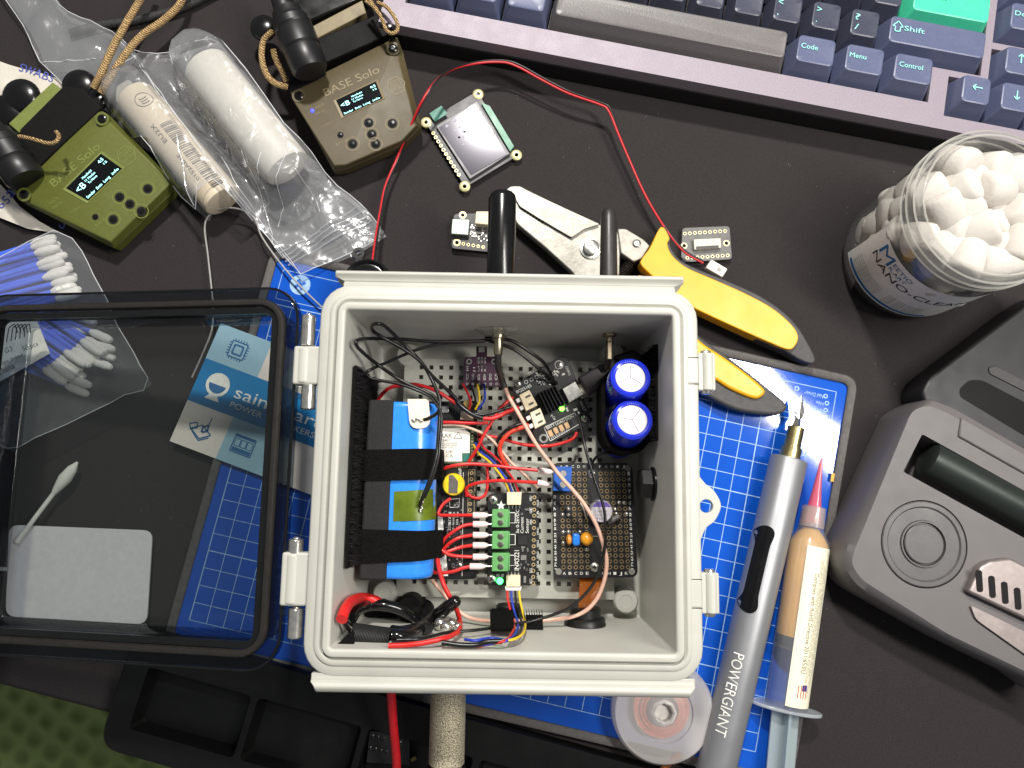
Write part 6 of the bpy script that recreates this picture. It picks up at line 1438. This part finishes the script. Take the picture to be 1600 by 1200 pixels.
for (p, q_) in (((182, 55), (470, 428)), ((210, 85), (440, 400)), ((108, 150), (210, 85)), ((398, 262), (425, 378)), ((430, 268), (412, 330)), ((470, 262), (432, 352)), ((300, 235), (318, 335)), ((352, 250), (400, 330)), ((60, 95), (150, 92)), ((120, 120), (170, 150)), ((480, 290), (500, 330))):  # bright streaks along seams and creases, fold highlights drawn as whitish tubes
    pts = [vlerp(P(*p, .8), P(*q_, .8), k / 40) for k in range(41)]
    mb.tube([Vector((v.x + .12 * noise.noise(Vector((v.y, 1, p[0]))), v.y, bagz(v.x, v.y) + .02)) for v in pts], .022, 5)
mb.build('bag_seam', film('bag_seam_white', tint=(.95, .95, .95), haze=.7, hazecol=(.75, .76, .78), rough=.1, bump=0, gloss=2), bt)
mb = MB()
for k in range(4):
    o = k * 5.5; pts = [vlerp(P(436 + o * .75, 396 + o, .8), P(556 + o * 1.5, 322 + o * 1.2, .8), j / 24) for j in range(25)]
    mb.tube([Vector((v.x, v.y, bagz(v.x, v.y) + .03)) for v in pts], .05, 6)
mb.build('zip_strip', film('zip_white', tint=(.9, .9, .92), haze=.35, hazecol=(.6, .62, .66), rough=.12, bump=0, gloss=2), bt)

# ------------------------------------------------------------------ swab bag at the left, under the lid
M_STICK = mat('blue_swab_stick', (72, 108, 230), .45, var=.05); M_TIP = mat('cotton_white', (222, 220, 212), .9, var=.03, bump=.15, bs=2500, spec=.1)
def swab(a, b, lab='blue-stemmed swab with white cotton tip bundled in the clear bag', grp='blue swabs in the bag', ms=M_STICK, r=.13, rt=.22, Lt=1.3):
    t = thing('cotton_swab', lab, 'cotton swab', a, group=grp); d = (b - a).normalized()
    MB().tube([a, b - d * .6], r, 10).build('stick', ms, t)
    MB().tube([b - d * Lt, b - d * (Lt - .25), b - d * .35, b - d * .08, b], [r * 1.05, rt, rt * 1.02, rt * .7, .03], 14).build('tip', M_TIP, t)
random.seed(17)
for k in range(17):   # upper bundle: tips at (70..115, 375..450)
    tx_, ty_ = 80 + k * 2.4 + random.uniform(-6, 6), 370 + k * 5.4
    z = random.uniform(.3, 1.1); swab(P(tx_ - 190, ty_ + 55 + random.uniform(-8, 8), z), P(tx_ + 8, ty_, z + .1))
for k in range(11):   # lower bundle: tips near (125..175, 540..600)
    tx_, ty_ = 168 - k * 6.5, 552 + k * 4.6 + random.uniform(-3, 3); z = random.uniform(.35, 1.0)
    swab(P(tx_ - 135, ty_ - 92 + random.uniform(-4, 4), z), P(tx_, ty_, z + .1), Lt=1.4)
for k in range(9):
    tx_, ty_ = 150 + random.uniform(-20, 35), 505 + k * 14; z = random.uniform(.25, .6)
    swab(P(tx_ - 190, ty_ - 60 - random.uniform(-10, 30), z), P(tx_, ty_, z))
def bagz2(x, y): return 1.45 + .25 * noise.noise(Vector((x * .7, y * .7, 3))) + .12 * noise.noise(Vector((x * 2, y * 2, 7)))
M_BAG2 = film('milky_bag_film', tint=(.93, .93, .95), haze=.14, hazecol=(.55, .57, .60), rough=.12, bs=50, bump=.8, gloss=1.6, dist=.003)
sb = thing('plastic_bag', 'clear bag full of blue cotton swabs, half under the smoked lid at the left', 'plastic bag', P(80, 520, 0))
OUT2 = [(-60, 430), (0, 402), (42, 378), (85, 360), (112, 372), (128, 392), (142, 420), (152, 440), (168, 470), (190, 520), (215, 562), (237, 600), (225, 610), (208, 612), (150, 640), (95, 668), (45, 690), (20, 706), (-10, 690), (-60, 720)]
mb = MB(); e2 = sheet(mb, OUT2, bagz2, .35, 1.4); mb.build('bag_film', M_BAG2, sb, smooth=180)
mb = MB(); mb.tube(e2[::2] + [e2[0]], .025, 5); mb.build('bag_seam', MATS['bag_seam_white'], sb)  # bag edge as a whitish tube, its bright line put into the colour
lf = thing('paper_slip', 'white printed paper slip inside the swab bag at the left edge', 'paper slip', P(35, 545, 1.5))
mb = MB(); mb.prism(PP([(-30, 500), (58, 502), (78, 552), (0, 596), (-40, 610)], 1.78), 1.76, 1.78); mb.build('paper', M_WHITE, lf)
mb = MB(); z = 1.785
tx(mb, '50 pcs', (36, 549), (60, 540), z, .25); tx(mb, 'G3', (8, 552), (20, 548), z, .25); tx(mb, 'tips, brand', (2, 571), (36, 557), z, .2); tx(mb, 'China', (-4, 588), (24, 575), z, .32)
for k in range(5): mb.poly([P(10 + k * 7, 535 - k * 2, z), P(14 + k * 6, 512, z), P(22 + k * 6, 506, z), P(28 + k * 5, 520, z)], .05, z)
mb.build('lettering', mat('print_black', (40, 40, 44), .6, var=0), lf, smooth=0)
# crinkled white wrapper with blue print
def wrapper(lab, out, prints, sd):
    t = thing('paper_wrapper', lab, 'wrapper', P(*out[0], 0)); random.seed(sd); mb = MB(); zf = lambda x, y: .35 + .15 * noise.noise(Vector((x, y, sd)))
    sheet(mb, out, zf, .4, .4); mb.build('paper', mat('crinkled_white', (206, 200, 188), .6, var=.06, vs=80, bump=.5, bs=250), t)
    mb = MB()
    for s_, a, b in prints: mb.text(s_, P(*a, .5), P(*b, .5), 0, None, lambda v: Vector((v.x, v.y, zf(v.x, v.y) + .03)))
    mb.build('lettering', mat('violet_blue_print', (70, 84, 165), .6, var=0), t, smooth=0)
wrapper('white wrapper with blue print above the green radio, upper part', [(-60, 92), (0, 96), (40, 108), (85, 120), (120, 150), (60, 190), (-60, 230)], [('SWABS', (26, 108), (78, 126))], 3)
wrapper('white wrapper with blue print below the green radio, lower part', [(-60, 270), (0, 288), (30, 322), (60, 345), (90, 362), (76, 362), (40, 356), (0, 340), (-60, 310)], [('65', (0, 326), (14, 312)), ('a', (14, 308), (22, 300)), ('S', (88, 352), (96, 358))], 5)

# ------------------------------------------------------------------ advertising card under the lid
CZ_ = .6
cc = [P(345, 505, CZ_), P(265, 689, CZ_), P(416, 750, CZ_)]
dy = (cc[0] - cc[1]).normalized(); dx = (cc[2] - cc[1]); dx = (dx - dy * dx.dot(dy)).normalized(); H_ = (cc[0] - cc[1]).length; Wd = 8.3; O_ = cc[1]
def cp_(u, v): p = O_ + dx * u + dy * v; return (p.x, p.y)
t = thing('printed_card', 'blue and white printed card with a round smiling logo under the smoked lid', 'card', O_)
def crect(mb, u0, v0, u1, v1, z0, z1): mb.prism([cp_(u0, v0), cp_(u1, v0), cp_(u1, v1), cp_(u0, v1)], z0, z1)
r1, r2 = .345 * H_, .70 * H_
mb = MB(); crect(mb, 0, 0, Wd, H_, CZ_ - .04, CZ_); mb.build('card_stock', mat('card_white', (224, 214, 206), .35, var=.02), t)
mb = MB(); z = CZ_ + .006; crect(mb, 0, r1, Wd, r2, z - .005, z); mb.build('blue_band', mat('band_blue', (22, 118, 176), .35, var=.02), t, smooth=0)
mb = MB(); crect(mb, 0, r2, 2.9, H_, z - .005, z); crect(mb, 5.6, r2, Wd, H_, z - .005, z); crect(mb, 2.55, 0, 5.1, r1, z - .005, z); mb.build('pale_blue_field', mat('field_blue', (150, 186, 205), .35, var=.02), t, smooth=0)
mb = MB(); z += .006
mb.text('sainsmart', cp_(2.15, r1 + .95), cp_(6.9, r1 + .95), z, .62); mb.text('POWER TO MAKERS', cp_(2.15, r1 + .42), cp_(6.8, r1 + .42), z, .3)
c = cp_(1.15, r1 + 1.25); mb.disc(c, .62, z, 30); mb.prism([cp_(.95, r1 + .7), cp_(1.35, r1 + .7), cp_(1.55, r1 + .42), cp_(.75, r1 + .42)], z - .004, z + .001); mb.build('white_logo', M_SILK, t, smooth=0)
mb = MB(); z += .004
arc = [(c[0] + dx.x * .46 * math.cos(a_) + dy.x * .46 * math.sin(a_), c[1] + dx.y * .46 * math.cos(a_) + dy.y * .46 * math.sin(a_)) for a_ in [math.radians(180 + k * 12) for k in range(16)]]
mb.flat(arc, z)
def cl_(pts, w=.04, closed=False): mb.poly([cp_(*p) for p in pts], w, z, closed)
x, y = 1.4, r2 + .95
for s_ in (.42, .24): cl_([(x - s_, y - s_), (x + s_, y - s_), (x + s_, y + s_), (x - s_, y + s_)], .06 if s_ > .3 else .09, True)
for k in range(5):
    for sx_, sy_ in ((1, 0), (-1, 0), (0, 1), (0, -1)): o = -.3 + k * .15; p0 = (x + sx_ * .42 + (o if sy_ else 0), y + sy_ * .42 + (o if sx_ else 0)); cl_([p0, (p0[0] + sx_ * .14, p0[1] + sy_ * .14)], .05)
x, y = 1.25, r1 * .5
cl_([(x - .5, y - .15), (x + .1, y - .5), (x + .6, y - .15), (x, y + .2)], .07, True); cl_([(x - .4, y - .25), (x + .1, y - .6), (x + .55, y - .3)], .06); cl_([(x - .65, y + .05), (x - .3, y + .25), (x - .2, y - .02), (x - .5, y - .2)], .06, True); cl_([(x + .05, y + .1), (x + .3, y + .3), (x + .35, y), (x + .1, y - .15)], .1, True); cl_([(x + .3, y + .2), (x + .32, y + .7)], .05)
x, y = 3.6, r1 * .48; cl_([(x - .55, y - .45), (x + .55, y - .45), (x + .55, y + .45), (x - .55, y + .45)], .06, True); cl_([(x - .5, y + .38), (x + .5, y + .38)], .1); cl_([(x - .5, y - .3), (x + .5, y - .3)], .2)
for k in (-1, 0, 1): cl_([(x + k * .33 - .14, y - .12), (x + k * .33 + .14, y - .12), (x + k * .33 + .14, y + .25), (x + k * .33 - .14, y + .25)], .04, True)
mb.build('blue_icons', mat('icon_blue', (38, 98, 150), .5, var=0), t, smooth=0)
# white plate and loose swab
mb = MB(); mb.prism(fillet(PP([(14, 820), (238, 829), (229, 976), (8, 963)], .5), .5, 6), .38, .5); mb.build('white_plate', mat('matt_white_plastic', (212, 208, 212), .4, var=.03), top=T('plain white plastic plate with rounded corners under the smoked lid', 'plate'), bevel=.02)
a, b = P(42, 826, .7), P(121, 722, .7); t = thing('cotton_swab', 'white-stemmed swab with a pointed white tip lying alone above the white plate', 'cotton swab', a); d = (b - a).normalized()
MB().tube([a - d * .8, b - d * 1.2], .115, 10).build('stick', M_WHITE, t); MB().tube([b - d * 1.9, b - d * 1.6, b - d * 1.0, b - d * .4, b], [.12, .2, .32, .24, .05], 14).build('tip', M_TIP, t)
a, b = P(-40, 880, .4), P(16, 889, .4); wire('thin white stick end at the far left beside the white plate', [(-40, 888, .4), (0, 889, .4), (14, 889, .4)], .1, M_WHITE, name='white_stick', cat='stick')
wire('thin pale grey wire arching beside the zip bag and under the smoked lid', [(300, 590, .5), (318, 550, .5), (331, 515, .5), (333, 480, .5), (330, 446, .6), (325, 400, .6), (320, 352, .7), (332, 332, .8), (352, 325, .9), (378, 328, .9), (398, 342, .9), (408, 368, .8), (428, 398, .8), (452, 428, .8), (476, 454, .8), (505, 482, .7)], .05, mat('pale_grey_wire', (150, 148, 145), .4), name='thin_wire')

# ------------------------------------------------------------------ black tray along the desk edge
TZ = 1.0
ta_, tb_ = P(229, 1041, TZ), P(573, 1137, TZ); tu = (tb_ - ta_).normalized(); tv = Vector((tu.y, -tu.x, 0))
def tp_(u, v): p = ta_ + tu * u + tv * v; return (p.x, p.y)
tr = thing('parts_tray', 'black plastic parts tray with shallow square compartments along the lower desk edge', 'tray', (*tp_(8, 1.5), 0))
M_TRAY = mat('tray_black', (12, 12, 12), .45, spec=.3, var=.08, bump=.1)
cw = (tb_ - ta_).length / 2; holes = []
b1 = bmesh.new(); Hh = 2.95
outer = fillet([tp_(-1.0, -1.6), tp_(26, -1.6), tp_(26, Hh + 1.15), tp_(-1.0, Hh + 1.15)], [.6, .6, .6, 1.0], 6)
es = loop(outer, TZ); wells = []
for k in range(4):
    w_ = fillet([tp_(k * cw + .1, 0), tp_((k + 1) * cw - .22, 0), tp_((k + 1) * cw - .22, Hh), tp_(k * cw + .1, Hh)], .25, 4); wells.append(w_); es += loop(w_, TZ)
bmesh.ops.triangle_fill(b1, use_beauty=True, edges=es); b1.verts.ensure_lookup_table()
mb = MB(); mb.add([v.co.copy() for v in b1.verts], [tuple(v.index for v in f.verts) for f in b1.faces]); b1.free()
mb.loft([[Vector((*p, TZ)) for p in outer], [Vector((p[0], p[1], TZ - .12)) for p in [((q[0] - tp_(8, 1.4)[0]) * 1.012 + tp_(8, 1.4)[0], (q[1] - tp_(8, 1.4)[1]) * 1.03 + tp_(8, 1.4)[1]) for q in outer]], [Vector((*p, .02)) for p in outer]], caps=False)
for w_ in wells:
    cxx = sum(p[0] for p in w_) / len(w_); cyy = sum(p[1] for p in w_) / len(w_)
    fl_ = [((p[0] - cxx) * .9 + cxx, (p[1] - cyy) * .86 + cyy) for p in w_]
    mb.loft([[Vector((*p, TZ)) for p in w_], [Vector((*((a_ * .35 + b_ * .65) for a_, b_ in zip(p, q_)), TZ - .75)) for p, q_ in zip(w_, fl_)], [Vector((*p, TZ - .9)) for p in fl_]], caps=False); mb.flat(fl_, TZ - .9)
mb.build('tray_body', M_TRAY, tr, smooth=50)
t = thing('header_board', 'small black board with rows of silver header pins in the tray behind the red cable', 'circuit board', P(605, 1165, .2))
mb = MB(); quadbox(mb, [(577, 1142), (640, 1145), (640, 1196), (572, 1192)], .3, .7); mb.build('socket_body', M_CHIP, t, bevel=.03)
mb = MB()
for (x, y) in ((584, 1150), (592.5, 1152), (601, 1154), (626.5, 1160), (580, 1168), (588.5, 1170), (597, 1172), (605.5, 1174), (622.5, 1178)):
    a = P(x, y + 4, .7); b = P(x + 1.6, y - 5, 1.0); mb.cyl(a, (b.x, b.y, 1.35), .035, n=6)
mb.build('header_pins', M_TIN, t, smooth=0)
c = P(646, 1185, .4); MB().box((c.x, c.y, .42), (.3, .2, .2), .5).build('component', mat('brass_part', (140, 118, 80), .4, .6), top=T('tiny square brass component lying in the tray right of the red cable', 'component'), bevel=.03)
bpy.context.view_layer.update()
